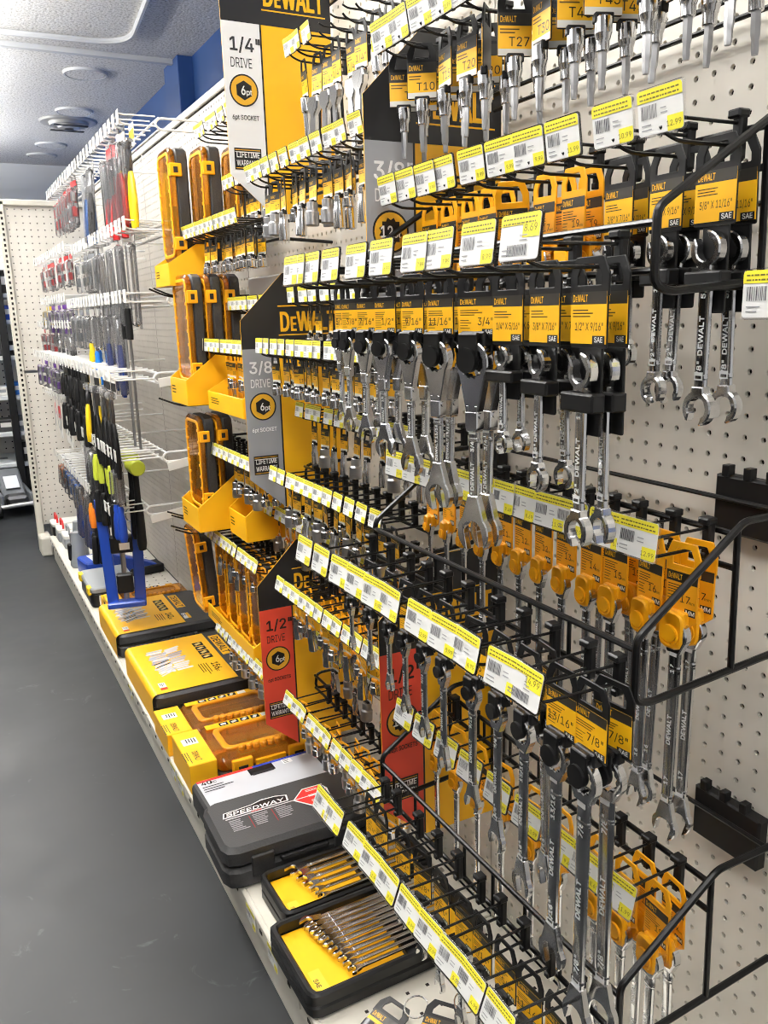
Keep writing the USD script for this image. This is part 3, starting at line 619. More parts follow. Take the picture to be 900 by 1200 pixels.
# ------------------------------------------------------------------ sockets, ratchets and bits on small cards
def small_card(w, h, text, r, hang):
    mb = MB().box((0, .0003, -.016 - h / 2), (w, .0008, h), YEL); P = Print(); z = -.016
    P.rect(-w / 2, z - h * .30, w / 2, z, S(40, 36, 30)).rect(-w / 2, z - h, w / 2, z - h * .84, S(225, 222, 214)).up()
    P.logo(-w * .45, z - h * .22, h * .14, w * .5, YEL).lines(-w * .45, z - h * .40, w * .6, 2, h * .08, h * .03, S(90, 66, 14), r)
    P.text(text, w * .44, z - h * .78, h * .22, S(40, 32, 16), False, 'r')
    return P.put(mb)
def socket_item(name, label, loc, kind, text, group, hang='blackplastic', rz=0, seed=1, red=False):
    r = random.Random(seed); t = thing(name, label, {'ratchet': 'ratchet', 'extension': 'extension bar', 'bit': 'bit socket'}.get(kind, 'socket'), loc, FACE + rz, group)
    w, h = {'ratchet': (.034, .05), 'extension': (.03, .042), 'bit': (.040, .044), 'tall': (.024, .030)}.get(kind, (.034, .036))
    o = Polygon([(-w / 2, -.020), (w / 2, -.020), (w / 2, -.004), (w * .34, .008), (-w * .34, .008), (-w / 2, -.004)])
    obj('hanger', MB().plate(o.difference(Polygon([(-w * .3, -.012), (w * .3, -.012), (w * .2, .003), (-w * .2, .003)])), .002, .0005, .0012).plate(rbox(-w / 2, -.017 - h, w / 2, -.017), .0014, .0004, .0014), hang, t)
    obj('hang_card', small_card(w * .97, h, text, r, hang), 'print', t)
    z = -.016 - h; C = MB().box((0, .0, z - .003), (w * .5, .009, .010), bev=.0015); T = tr(0, -.001, z)
    metal = 'chrome'
    if kind in ('shallow', 'deep', 'impact', 'tall'):
        ra = {'shallow': .0105, 'deep': .0105, 'impact': .0125, 'tall': .0075}[kind]; H = {'shallow': .026, 'deep': .055, 'impact': .042, 'tall': .048}[kind]
        k = .8; prof = [(0, -.002), (ra * k - .001, -.002), (ra * k, -.003), (ra * k, -H * .38), (ra, -H * .46), (ra, -H + .0015), (ra - .0012, -H), (ra * .72, -H), (ra * .66, -H + .002), (ra * .66, -H * .6), (0, -H * .6)]
        so = MB().lathe(prof[::-1], 18, T); metal = 'satin' if kind == 'impact' else 'chrome'
        so.lathe([(ra * k + .0002, -H * .16), (ra * k + .0002, -H * .22), (ra * k - .001, -H * .22), (ra * k - .001, -H * .16), (ra * k + .0002, -H * .16)][::-1], 18, T)
        obj('socket', so, metal, t)
    elif kind == 'bit':
        so = MB().lathe([(0, -.034), (.0058, -.034), (.0066, -.033), (.0066, -.024), (.0074, -.022), (.0084, -.018), (.0088, -.017), (.0088, -.003), (.0080, -.002), (0, -.002)], 18, T)
        s = obj('socket', so, 'chrome', t)
        obj('bit', MB().lathe([(0, -.068), (.003, -.068), (.0036, -.064), (.0036, -.056), (.0045, -.052), (.0045, -.034), (0, -.034)], 6, T), 'satin', t)
    elif kind == 'ratchet':
        R = MB(); R.X = tr(0, -.004, z)
        R.plate(Polygon([(-.006, -.118), (.006, -.118), (.0075, -.05), (.006, -.036), (.014, -.026), (.016, -.014), (.012, -.004), (-.012, -.004), (-.016, -.014), (-.014, -.026), (-.006, -.036), (-.0075, -.05)]).buffer(.001), .012, .002)
        o2 = obj('ratchet_head', R, 'chrome', t)
        L = MB(); L.X = tr(0, -.004, z); L.lathe([(0, -.012), (.009, -.012), (.010, -.009), (0, -.008)], 16, tr(0, 0, -.014) @ rotx(90)); obj('selector', L, 'darkmetal', t)
        C.box((0, .001, z - .075), (.022, .012, .012), bev=.0015).box((0, .004, z - .05), (.016, .004, .10))
    else:
        so = MB().lathe([(0, -.13), (.005, -.13), (.0055, -.128), (.0055, -.112), (.0072, -.110), (.0072, -.03), (.010, -.026), (.0105, -.004), (.0095, -.002), (0, -.002)], 14, T)
        obj('bar', so, 'chrome', t)
    obj('clip', C, hang if hang != 'whitewire' else 'blackplastic', t)
    return t
_sp = {}
def socket_place(kind, hang, text, label, loc, rz, group, rx=0):
    nm = {'ratchet': 'carded_ratchet', 'extension': 'carded_extension_bar', 'bit': 'carded_bit_socket', 'deep': 'carded_deep_socket', 'impact': 'carded_impact_socket', 'tall': 'carded_slim_socket'}.get(kind, 'carded_socket')
    k = (kind, hang, text)
    if k not in _sp: _sp[k] = socket_item(nm, label, loc, kind, text, group, hang, rz, len(_sp) + 50).GetPrim()
    else: dup(_sp[k], label, loc, FACE + rz, group, rx=rx)
def socket_row(where, tier, zw, y0, y1, n, kinds, hang='blackplastic', deep=2, tilt=0, yp=None, skip=(), bare=()):
    """a row of hooks between y1 (near) and y0 (far) with goods; tier 0 hangs from the bar, 1 from the wall"""
    bx, tx = ((.70, .59), (.79, .66))[tier]; ys = np.linspace(y1, y0, n)
    for i, y in enumerate(ys):
        pl = f'{ORD[i]} from right'
        if i in bare:
            bk = ('bare', tier)
            lb = f'bare black hook without tag, {pl}, {where}'
            if bk not in protos: protos[bk] = hook_proto('bare_hook', lb, (bx, y, zw), bx - tx, 'wire', '', 0, 9, 0, False); tag(protos[bk], None, None, f'hooks, {where}')
            else: dup(protos[bk], lb, (bx, y, zw), FACE, f'hooks, {where}')
        else: hook('price_hook' if tier == 0 else 'short_price_hook', 0, (bx, y, zw), bx - tx, f'black hook with yellow price tag, {pl}, {where}', f'hooks, {where}', PRICES[(i * 3 + n) % 6], 0, tilt, rz=rng.uniform(-4, 4), size=.80)
        if (yp and not yp[0] <= y <= yp[1]) or i in skip: continue
        kd = kinds[i % len(kinds)]; m = rng.randint(1, deep)
        for d in range(m):
            kw = {'shallow': 'short chrome socket', 'deep': 'deep chrome socket', 'impact': 'grey steel socket', 'tall': 'slim chrome socket', 'ratchet': 'chrome ratchet', 'extension': 'chrome extension bar', 'bit': 'bit socket'}[kd]
            tx_ = rng.choice(['8', '10', '12', '14', '17']) if kd not in ('bit', 'ratchet', 'extension') else {'bit': 'T20', 'ratchet': '1/4"', 'extension': '6"'}[kd]
            socket_place(kd, hang, tx_, f'{kw} on yellow card, {pl}{["", ", rear", ", rearmost"][d] if d else ", front" if m > 1 else ""}, {where}',
                         (tx + .035 + d * .026 + rng.uniform(-.004, .004), y + rng.uniform(-.003, .003), zw - .0022), rng.uniform(-14, 14), f'goods, {where}', rng.uniform(-4, 4))
def bar_rack(label, y0, y1, zs):
    t = thing('hook_bar_rack', label, 'wire rack')
    for z, tier in zs:
        x = (.70, .79)[tier]
        for dz in ((.010, -.022) if tier == 0 else (.010,)): obj('bar', MB().tube([(x, y0, z + dz), (x, y1, z + dz)], .0032, 6), 'wire', t)
        if tier == 0:
            for y in (y0, y1): obj('arm', MB().tube(fillet([(.815, y, z + .014), (.705, y, z + .014), (.70, y, z - .024), (.815, y, z - .03)], .012, 3), .0036, 6), 'wire', t)
U, L_ = 'upper tier', 'lower tier'
bar_rack('set of black wire bars holding the middle section socket hooks', 1.19, 1.735, [(1.768, 1), (1.548, 0), (1.315, 1), (1.215, 0), (1.08, 1), (.952, 0), (.83, 1), (.708, 0), (.575, 1), (.442, 0)])
bar_rack('set of black wire bars holding the far section socket hooks', 1.79, 2.33, [(1.735, 1), (1.585, 1), (1.482, 0), (1.305, 1), (1.208, 0), (1.07, 1), (.948, 0), (.82, 1), (.706, 0), (.575, 1), (.440, 0)])
MS, FS = 'row of middle sockets', 'row of far sockets'
socket_row('top ' + MS, 1, 1.765, 1.62, 1.18, 10, ['extension', 'extension', 'extension', 'extension', 'ratchet', 'ratchet', 'ratchet', 'ratchet', 'ratchet', 'extension'], deep=1, tilt=8, bare=range(0, 7))
socket_row('second ' + MS, 0, 1.545, 1.68, 1.20, 11, ['impact', 'deep', 'shallow', 'deep', 'impact'], deep=2, tilt=10)
socket_row('third ' + MS, 1, 1.312, 1.66, 1.22, 9, ['shallow', 'deep'], deep=1, tilt=2)
socket_row('fourth ' + MS, 0, 1.212, 1.68, 1.20, 12, ['shallow'], deep=2, tilt=-4)
socket_row('fifth ' + MS, 1, 1.077, 1.65, 1.20, 10, ['tall', 'tall', 'impact'], deep=1, tilt=-8)
socket_row('sixth ' + MS, 0, .949, 1.64, 1.17, 11, ['shallow', 'impact', 'deep'], deep=2, tilt=-12)
socket_row('seventh ' + MS, 1, .827, 1.66, 1.20, 9, ['deep', 'impact'], 'yellowplastic', deep=1, tilt=-14)
socket_row('eighth ' + MS, 0, .705, 1.64, 1.17, 12, ['shallow', 'deep'], 'yellowplastic', deep=3, tilt=-16)
socket_row('ninth ' + MS, 1, .572, 1.60, 1.20, 8, ['impact', 'deep'], deep=1, tilt=-16)
socket_row('lowest ' + MS, 0, .439, 1.63, 1.20, 11, ['shallow', 'impact'], 'yellowplastic', deep=2, tilt=-20)
socket_row('top ' + FS, 1, 1.732, 2.26, 1.84, 9, ['tall', 'shallow'], 'yellowplastic', deep=1, tilt=10, yp=(1.8, 2.05))
socket_row('second ' + FS, 1, 1.582, 2.05, 1.84, 6, ['deep', 'impact'], deep=1, tilt=8)
socket_row('third ' + FS, 0, 1.479, 2.27, 1.80, 13, ['shallow'], deep=2, tilt=8, yp=(1.7, 2.12))
socket_row('fourth ' + FS, 1, 1.302, 2.18, 1.84, 9, ['shallow'], 'orange', deep=1, tilt=2, yp=(1.7, 2.0))
socket_row('fifth ' + FS, 0, 1.205, 2.20, 1.80, 10, ['shallow', 'deep'], 'yellowplastic', deep=2, tilt=-4, yp=(1.7, 2.05))
socket_row('sixth ' + FS, 1, 1.067, 2.10, 1.80, 7, ['tall'], 'orange', deep=1, tilt=-8)
socket_row('seventh ' + FS, 0, .945, 2.22, 1.80, 11, ['shallow', 'impact'], deep=2, tilt=-12, yp=(1.7, 2.05))
socket_row('eighth ' + FS, 1, .817, 2.10, 1.68, 10, ['deep', 'impact'], 'orange', deep=1, tilt=-12)
socket_row('ninth ' + FS, 0, .703, 2.19, 1.80, 11, ['deep', 'shallow'], 'yellowplastic', deep=3, tilt=-16)
socket_row('tenth ' + FS, 1, .572, 2.08, 1.82, 6, ['deep'], 'yellowplastic', deep=1, tilt=-16)
socket_row('lowest ' + FS, 0, .437, 2.15, 1.80, 11, ['shallow', 'impact'], 'yellowplastic', deep=2, tilt=-20)
# torx bit sockets along the very top, above the wrench racks
bar_rack('black wire bars along the very top holding the bit sockets', .45, 1.135, [(1.645, 0), (1.60, 1)])
for i, y in enumerate(np.linspace(.50, 1.11, 13)):
    pl = f'{ORD[i]} from right'; tx = ['T60', 'T55', 'T50', 'T47', 'T45', 'T40', 'T30', 'T27', 'T25', 'T20', 'T15', 'T10', 'T8'][i]
    hook('price_hook', 0, (.70, y, 1.640), .11, f'black wire hook with price tag, {pl} of the top bit socket row', 'hooks of the bit socket row', PRICES[i % 12], 0, 10, rz=rng.uniform(-3, 3))
    for d in range(2):
        socket_place('bit', 'blackplastic', tx, f'chrome bit socket on {tx} card, {"front" if d == 0 else "rear"}, {pl} of the top bit row', (.625 + d * .03, y + rng.uniform(-.006, .006), 1.6378 - d * .003), rng.choice([-8, 6, 14, 55, 62, -48, 70]), 'bit sockets along the top', rng.uniform(-5, 5))
# two lone hooks on the bare peg wall at the right edge
for lab, y, z in (('lone price tag on a hook at the right edge of the bare pegboard', .472, 1.281), ('lone price tag on a hook low at the right edge of the pegboard', .392, .80)):
    hook('price_hook', 0, (.812, y, z), .21, lab, None, '8.99', 0, 0)

# ------------------------------------------------------------------ amber-lidded tool cases standing on folded yellow trays (far section)
def tool_case(label, loc, w, d, h, rz=FACE, group=None, rx=0, name='tool_case', ry=0):
    """local x width, y depth, z up; amber lid in front, black tray behind, yellow latches on the right side"""
    t = thing(name, label, 'tool case', loc, rz, group, rx=rx, ry=ry)
    b = MB(); b.X = tr(0, d * .32, h / 2); b.plate(rbox(-w / 2, -h / 2, w / 2, h / 2, w * .18), d * .62, .004); obj('case_back', b, 'caseblack', t)
    l = MB(); l.X = tr(0, -d * .16, h / 2); l.plate(rbox(-w / 2, -h / 2, w / 2, h / 2, w * .18), d * .30, .004)
    ld = obj('lid', l, 'amber', t)
    r = MB(); r.X = tr(0, -d * .315, h / 2)
    r.plate(rbox(-w * .46, -h * .46, w * .46, h * .46, w * .15).difference(rbox(-w * .40, -h * .43, w * .40, h * .43, w * .13)), .004, .001)
    for k in range(7): r.box((-w * .41, 0, -h * .36 + k * h * .12), (w * .10, .006, h * .028), bev=.001); r.box((w * .41, 0, -h * .36 + k * h * .12), (w * .10, .006, h * .028), bev=.001)
    obj('rib', r, 'yellowplastic', ld)
    k = MB()
    rr = random.Random(int(h * 1000))
    for q in range(6): k.lathe([(0, 0), (w * .05, 0), (w * .05, h * .10), (0, h * .10)], 10, tr(-w * .2 + .08 * w * q, d * .0, h * (.2 + .1 * (q % 3))))
    obj('contents', k, 'satin', t, kind='stuff')
    for z in (.16, .80):
        q = MB(); q.X = tr(w / 2 + .001, -d * .02, h * z)
        q.box((0, 0, 0), (.008, d * .62, h * .115), bev=.002); la = obj('latch', q, 'yellowplastic', t)
        s = MB(); s.X = q.X; s.box((.0042, 0, 0), (.002, d * .22, h * .05)); obj('latch_slot', s, 'pegback', la)
    return t
def display_tray(label, loc, w, d, h, rz=FACE, group=None):
    t = thing('display_tray', label, 'display tray', loc, rz, group); th = .003
    obj('front_panel', MB().box((0, -d / 2, h * .28), (w, th, h * .56), bev=.0008), 'yellowcard', t)
    for s in (-1, 1):
        p = MB(); p.X = tr(s * w / 2, 0, 0) @ rotz(90); p.plate(Polygon([(-d / 2, 0), (d / 2, 0), (d / 2, h * 1.25), (-d / 2, h * .56)]), th); obj('side_panel', p, 'yellowcard', t)
    obj('base_panel', MB().box((0, 0, th / 2), (w, d, th)), 'yellowcard', t)
    P = Print(); P.lines(-w * .4, h * .36, w * .3, 3, h * .07, h * .03, S(60, 46, 10), random.Random(3)); obj('printing', P.put(MB(), at=(0, -d / 2 - th / 2 - .0003, 0)), 'print', t)
    return t
CG = 'amber tool cases of the far section'
for nm, (yc, z0, h, n) in {'second': (2.165, 1.125, .275, 3), 'third': (2.15, .80, .25, 2)}.items():
    display_tray(f'folded yellow display tray under the {nm} set of standing amber tool cases', (.59, yc, z0 - .045), .160, .105, .115)
    if nm == 'third': display_tray('narrower yellow display tray right of the third set of amber cases', (.66, yc - .175, z0 - .045), .13, .10, .115)
    else: display_tray('wide yellow display tray right of the second set of amber cases', (.632, yc - .245, z0 - .052), .27, .10, .08)
    for k in range(n):
        tool_case(f'{["foremost", "middle", "rear"][k] if n == 3 else ["front", "rear"][k]} amber and black case of the {nm} standing set, far section', (.572 + k * .048, yc, z0), .135, .042, h, group=CG)
for k in range(3): tool_case(f'{["foremost", "middle", "rear"][k]} pale amber tool case hanging high beside the white sign', (.585 + k * .07, 2.27 - k * .05, 1.435), .120, .05, .275, group=CG)
display_tray('folded yellow display tray high up under the top amber cases', (.60, 2.27, 1.375), .15, .11, .10)
tool_case('amber tool case hanging alone and tilted in front of its row', (.60, 2.315, .46), .115, .05, .255, group=CG, rx=4)
for k in range(4):
    y = 2.20 - k * .095
    tool_case(f'amber tool case standing in the low yellow tray, {ORD[k]} from left', (.640, y, .462), .085, .06, .235, group=CG)
display_tray('long low yellow display tray holding the lowest amber cases', (.640, 2.06, .455), .40, .095, .08)
for z, y, hgt in ((1.35, 2.28, 'under the top tray'), (1.06, 2.28, 'under the second tray'), (.735, 2.30, 'under the third tray'), (.70, 2.27, 'above the tilted case')):
    for q in range(2):
        t = thing('case_hook', f'bare black wire hook {hgt} of amber cases, {"left" if q else "right"} one', 'peg hook', (WALL - .01, y + q * .05, z), FACE, 'bare hooks by the case trays')
        obj('hook_wire', MB().tube(fillet([(0, 0, 0), (0, -.24, 0), (0, -.29, .022)], .03, 4), .0024, 6), 'wire', t); obj('clip', MB().box((0, -.003, 0), (.012, .012, .03), bev=.002), 'blackplastic', t)

# ------------------------------------------------------------------ base deck goods
DZ = .1374
def flat_box(mb, w, d, h, z0=0., r=.02, bev=.006, y0=0.):
    """rounded box lying flat; local x width, y depth"""
    X = mb.X; mb.X = (np.eye(4) if X is None else X) @ tr(0, y0, z0 + h / 2) @ rotx(-90); mb.plate(rbox(-w / 2, -d / 2, w / 2, d / 2, r), h, bev); mb.X = X; return mb
def big_case(label, loc, w, d, h, count, rz):
    t = thing('mechanics_tool_case', label, 'tool case', loc, FACE + rz)
    obj('case_body', flat_box(MB(), w, d, h * .5, 0, .03, .006), 'caseblack', t)
    l = flat_box(MB(), w, d, h * .48, h * .52, .03, .008); l.box((w / 2 + .002, d * .12, h * .42), (.012, .10, h * .3), bev=.003); lid = obj('lid', l, 'caseblack', t)
    obj('seam', flat_box(MB(), w - .004, d - .004, h * .04, h * .49, .03, 0), 'pegback', t)
    g_ = MB(); g_.tube(fillet([(w / 2, d * .02, h * .5), (w / 2 + .022, d * .02, h * .5), (w / 2 + .022, d * .22, h * .5), (w / 2, d * .22, h * .5)], .012, 4), .006, 8); obj('handle', g_, 'blackplastic', t)
    # printed sleeve wrapping the top and the front
    sd = d * .66; sl = MB(); a = np.linspace(0, math.pi / 2, 5); R = .018
    prof = [(-d / 2 - .003, 0.004)] + [(-d / 2 - .003 + R * (1 - math.cos(x)), h + .003 - R + R * math.sin(x)) for x in a] + [(-d / 2 + sd, h + .003)]
    A = np.array([(-w * .47, y, z) for y, z in prof]); B = A + (w * .94, 0, 0)
    sl.quadstrip(A, B); slv = obj('sleeve', sl, 'yellowcard', t)
    P = Print(); y0 = -d / 2 + .03; y1 = -d / 2 + sd; r = random.Random(count)
    for k in range(4):
        u = -w * .30 + k * w * .088; P.rect(u, y1 - .055, u + w * .075, y1 - .022, BLK).up(); P.poly(affinity.rotate(rbox(u + w * .02, y1 - .05, u + w * .05, y1 - .028, .002), 30), S(215, 190, 120)); P.k -= 1
    P.text(f'{count}', w * .20, y1 - .045, .022, BLK, True, 'c').text('pc', w * .20 + .028, y1 - .045, .012, BLK, True); P.lines(w * .12, y1 - .06, w * .22, 4, .008, .003, S(90, 66, 14), r)
    for k in range(26):       # printed picture of the set: rows of silver sockets and spanners
        u, v = -w * .30 + (k % 13) * w * .035, y1 - .12 - (k // 13) * .05 - (k % 3) * .006
        P.poly(affinity.rotate(rbox(u, v - .03, u + w * .026, v + .022, .003), 18 - k), S(*(r.choice([(225, 225, 228), (190, 192, 198), (160, 162, 172)]))))
    P.up()
    for k in range(12): P.poly(affinity.rotate(rbox(-w * .18 + k * w * .03, y0 + .02, -w * .165 + k * w * .03, y0 + .075, .002), 12 + k * 2), S(*(r.choice([(205, 206, 210), (60, 60, 62), (170, 172, 180)]))))
    P.rect(w * .30, y0 + .0, w * .38, y0 + .02, WHT).rect(w * .385, y0 + .0, w * .42, y0 + .02, S(200, 60, 40)); P.lines(w * .31, y0 + .014, w * .06, 3, .005, .002, BLK, r)
    obj('printed_top', P.put(MB(), 'top', (0, 0, h + .0032)), 'gloss', slv, kind='stuff')
    Q = Print(); Q.rect(-w * .40, d * .19, w * .02, d * .28, YEL).up(); Q.text('DEWALT', -w * .19, d * .205, d * .058, BLK, True, 'c', fit=w * .36)
    Q.rect(w * .20, d * .18, w * .36, d * .25, WHT).up().rect(w * .20, d * .22, w * .36, d * .25, YEL).lines(w * .22, d * .205, w * .10, 2, .008, .003, BLK, r)
    obj('printed_label', Q.put(MB(), 'top', (0, 0, h + .0002)), 'gloss', lid)
    return t
big_case('nearer of two large yellow-sleeved black tool cases lying on the base deck', (.615, 2.50, DZ), .43, .39, .092, 156, 0)
big_case('farther of two large yellow-sleeved black tool cases on the base deck', (.605, 3.04, DZ), .38, .37, .085, 142, 0)
def flat_amber_case(label, loc, w, d, h, rz=0):
    t = thing('amber_tool_case', label, 'tool case', loc, FACE + rz, 'amber cases lying on the base deck')
    obj('case_tray', flat_box(MB(), w, d, h * .5, 0, .02, .004), 'caseblack', t)
    lid = obj('lid', flat_box(MB(), w, d, h * .42, h * .52, .02, .006), 'amber', t)
    rb = MB(); X = tr(0, 0, h * .96) @ rotx(-90); rb.X = X
    rb.plate(rbox(-w * .34, -d * .40, w * .30, d * .40, .02).difference(rbox(-w * .28, -d * .34, w * .24, d * .34, .016)), .008, .002)
    obj('rib', rb, 'gold', lid)
    for k in range(9):
        gg = MB(); gg.lathe([(0, 0), (.008, 0), (.009, .004), (.009, .012), (.006, .016), (0, .016)], 10, tr(w * .18 - abs(k - 4) * .002 - w * .40 * 0, -d * .30 + k * d * .07 + d * .06, h * .90) @ tr(w * .20, 0, 0)); obj('bump', gg, 'gold', lid)
    for s in (-.28, .28):
        q = MB().box((w / 2 + .002, d * s, h * .55), (.014, d * .2, h * .62), bev=.003); la = obj('latch', q, 'yellowplastic', t)
        obj('latch_slot', MB().box((w / 2 + .0095, d * s, h * .55), (.002, d * .09, h * .2)), 'pegback', la)
    obj('latch_bar', MB().box((w / 2 + .002, 0, h * .55), (.010, d * .30, h * .3), bev=.002), 'yellowplastic', t)
    P = Print(); P.rect(-w * .46, -d * .44, -w * .33, d * .34, YEL).up(); r = random.Random(5)
    for k in range(5): P.rect(-w * .445, -d * .30 + k * d * .11, -w * .345, -d * .30 + k * d * .11 + d * .09, BLK if k < 4 else WHT)
    P.up()
    for k in range(4): P.poly(affinity.rotate(rbox(-w * .42, -d * .285 + k * d * .11, -w * .37, -d * .23 + k * d * .11, .001), 20 * k), S(200, 200, 200))
    obj('printed_label', P.put(MB(), 'top', (0, 0, h + .0004)), 'gloss', lid)
    c = MB(); r = random.Random(int(w * 1000))
    for k in range(12): c.X = tr(-w * .2 + (k % 6) * w * .07, -d * .22 + (k // 6) * d * .22, h * .45) @ rotx(-90); c.lathe([(0, 0), (.008, 0), (.008, .04), (0, .04)], 10)
    obj('contents', c, 'satin', t, kind='stuff')
    # yellow cardboard sleeve end with a sloping side
    s = MB(); fx = -d / 2 - .035
    s.box((-.01, fx, h * .46), (w * .94, .07, h * .92), bev=.002); sv = obj('sleeve', s, 'yellowcard', t)
    Q = Print(); Q.text('DEWALT', w * .2, -.012, .014, BLK, True, 'c', fit=.05).lines(w * .06, -.025, .07, 3, .006, .002, BLK, r).rect(-w * .30, -.022, -w * .12, .018, WHT).up().lines(-w * .29, .010, w * .14, 4, .007, .003, BLK, r)
    obj('printing', Q.put(MB(), 'top', (0, fx, h * .92 + .0003)), 'print', sv)
flat_amber_case('farther amber-lidded case lying flat on the deck in a yellow sleeve', (.615, 2.170, DZ), .175, .27, .070)
flat_amber_case('nearer amber-lidded case lying flat on the deck in a yellow sleeve', (.62, 1.965, DZ), .195, .27, .086)
# silver-topped 40 piece case under the black one
t = thing('silver_tool_case', 'silver-topped boxed tool set half under the black race-logo case', 'tool case', (.575, 1.765, DZ), FACE + 1)
w, d, h = .165, .34, .058
obj('case_body', flat_box(MB(), w, d, h, 0, .018, .006), 'caseblack', t)
P = Print(); r = random.Random(8); P.rect(-w * .46, -d * .46, w * .46, d * .42, S(196, 198, 204)).up()
P.rect(-w * .46, -d * .46, -w * .40, -d * .04, S(206, 52, 46)).rect(-w * .46, -d * .04, -w * .40, d * .42, S(44, 60, 150)).up()
obj('printed_top', P.put(MB(), 'top', (0, 0, h + .0002)), 'gloss', t, kind='stuff')
Q = Print(); Q.text('40', -.15, .052, .016, BLK).text('PC', -.128, .052, .009, BLK).lines(-.15, .040, .075, 3, .010, .0035, S(50, 50, 54), r).rect(-.03, .035, .035, .066, BLK).rect(.06, .045, .085, .066, WHT).up().rect(-.025, .032, .03, .045, S(40, 40, 44)).lines(.063, .060, .018, 3, .006, .002, BLK, r)
q = MB(); q.X = tr(0, 0, h + .0008) @ rotz(90) @ tr(0, -.0, 0); Q.put(q, 'top'); obj('printing', q, 'gloss', t)
# black case with the race logo
t = thing('racing_tool_case', 'black moulded tool case with red arrow print and white racing-style logo', 'tool case', (.555, 1.577, DZ), FACE - 1, rx=0)
w, d, h = .198, .345, .098
obj('case_body', flat_box(MB(), w, d, h * .48, 0, .03, .008), 'caseblack', t)
lid = obj('lid', flat_box(MB(), w, d, h * .48, h * .50, .03, .010), 'caseblack', t)
for s in (-.27, .27): la = obj('latch', MB().box((w / 2 + .002, d * s, h * .5), (.008, .05, h * .5), bev=.003), 'caseblack', t)
obj('handle', MB().tube(fillet([(w / 2, -.05, h * .5), (w / 2 + .005, -.05, h * .5), (w / 2 + .005, .05, h * .5), (w / 2, .05, h * .5)], .012, 4), .006, 8), 'blackplastic', t)
P = Print(); r = random.Random(4); H = .11
P.poly(Polygon([(.055, .02), (.095, .062), (.150, .062), (.160, .035), (.150, -.030), (.095, -.030)]), WHT).up()
P.poly(Polygon([(.060, .021), (.096, .058), (.146, .058), (.156, .034), (.147, -.026), (.097, -.026)]), S(214, 52, 50)).up()
P.rect(-.13, .0195, .15, .0225, S(225, 225, 225))
P.poly(Polygon([(-.135, .028), (-.128, .052), (-.05, .058), (-.02, .068), (.02, .066), (.05, .056), (.045, .028)]), WHT).up().poly(Polygon([(-.131, .031), (-.125, .049), (-.05, .055), (-.02, .064), (.018, .063), (.045, .054), (.041, .031)]), S(30, 30, 32)).up()
P.text('SPEEDWAY', -.126, .033, .014, WHT, True, it=.25, fit=.160)
P.text('SERIES', -.06, .0235, .006, S(214, 52, 50), True)
for k in range(3): P.lines(-.125 + k * .062, .008, .045, 7, .0075, .0028, S(170, 170, 172), r)
for k in range(2): P.rect(-.072 + k * .062, -.045, -.0705 + k * .062, .012, S(170, 40, 40))
for k in range(3): P.lines(.10, .048 - k * .025, .04, 2, .006, .0022, WHT, r)
q = MB(); q.X = tr(.004, -.028, h * .98 + .0002) @ rotz(90) @ np.diag([.84, .84, 1, 1.]); P.put(q, 'top'); obj('printed_lid', q, 'gloss', lid)
for k, (y, pr) in enumerate(((1.425, '29.99'), (1.98, '34.99'), (2.06, '34.99'), (1.30, '39.99'), (2.62, '99.99'))):
    t = thing('deck_price_label', f'yellow and white price label on the deck front edge, {ORD[k]} of five', 'price label', (.4095, y, .114), FACE, 'price labels on the deck edge')
    q = price_label(pr, 0, random.Random(90 + k)); obj('price_label', q, 'print', t)
# wrench sets in black trays with yellow cards
def wrench_tray(label, loc, w, d, n, rz):
    t = thing('wrench_set_tray', label, 'wrench set', loc, FACE + rz); h = .05
    b = MB(); b.X = tr(0, 0, .012) @ rotx(-90); b.plate(rbox(-w / 2, -d / 2, w / 2, d / 2, .02), .024, .004); obj('tray', b, 'blackplastic', t)
    m = MB(); m.X = tr(0, 0, .036) @ rotx(-90); m.plate(rbox(-w / 2, -d / 2, w / 2, d / 2, .02).difference(rbox(-w * .44, -d * .46, w * .44, d * .46, .012)), .026, .004); obj('rim', m, 'blackplastic', t)
    P = Print(); P.rect(-w * .43, -d * .45, w * .43, d * .44, YEL).up(); P.rect(w * .10, -d * .42, w * .34, -d * .36, S(240, 200, 60)).text('SAE', w * .2, -d * .415, .008, BLK)
    obj('card', P.put(MB(), 'top', (0, 0, .0245)), 'print', t)
    obj('holder', MB().box((0, d * .10, .032), (w * .84, d * .10, .014), bev=.002), 'blackplastic', t)
    for k in range(n):
        f = k / max(n - 1, 1); L = d * (.84 - .36 * f); hw = .032 - .014 * f; x = -w * .36 + k * w * .72 / max(n - 1, 1); y0 = -d * .30 + d * .06 * f
        # lies flat, jaw towards the aisle
        W = MB(); W.X = tr(x, y0, .043) @ rotx(-90); sw = hw * .42; shank(W, hw * .5, L, sw, sw * .9, .006)
        wr = obj('wrench', W, 'chrome', t); J = MB(); J.X = W.X.copy(); J.plate(open_end(0, 0, hw, 14, sw), .008, .0012)
        obj('open_end', J, 'chrome', wr)
    return t
wrench_tray('farther black tray of chrome wrenches on yellow card, beside the racing case', (.61, 1.385, DZ), .145, .34, 6, 1)
wrench_tray('nearer black tray of ten chrome wrenches on yellow card at bottom centre', (.585, 1.205, DZ), .205, .36, 11, 1)
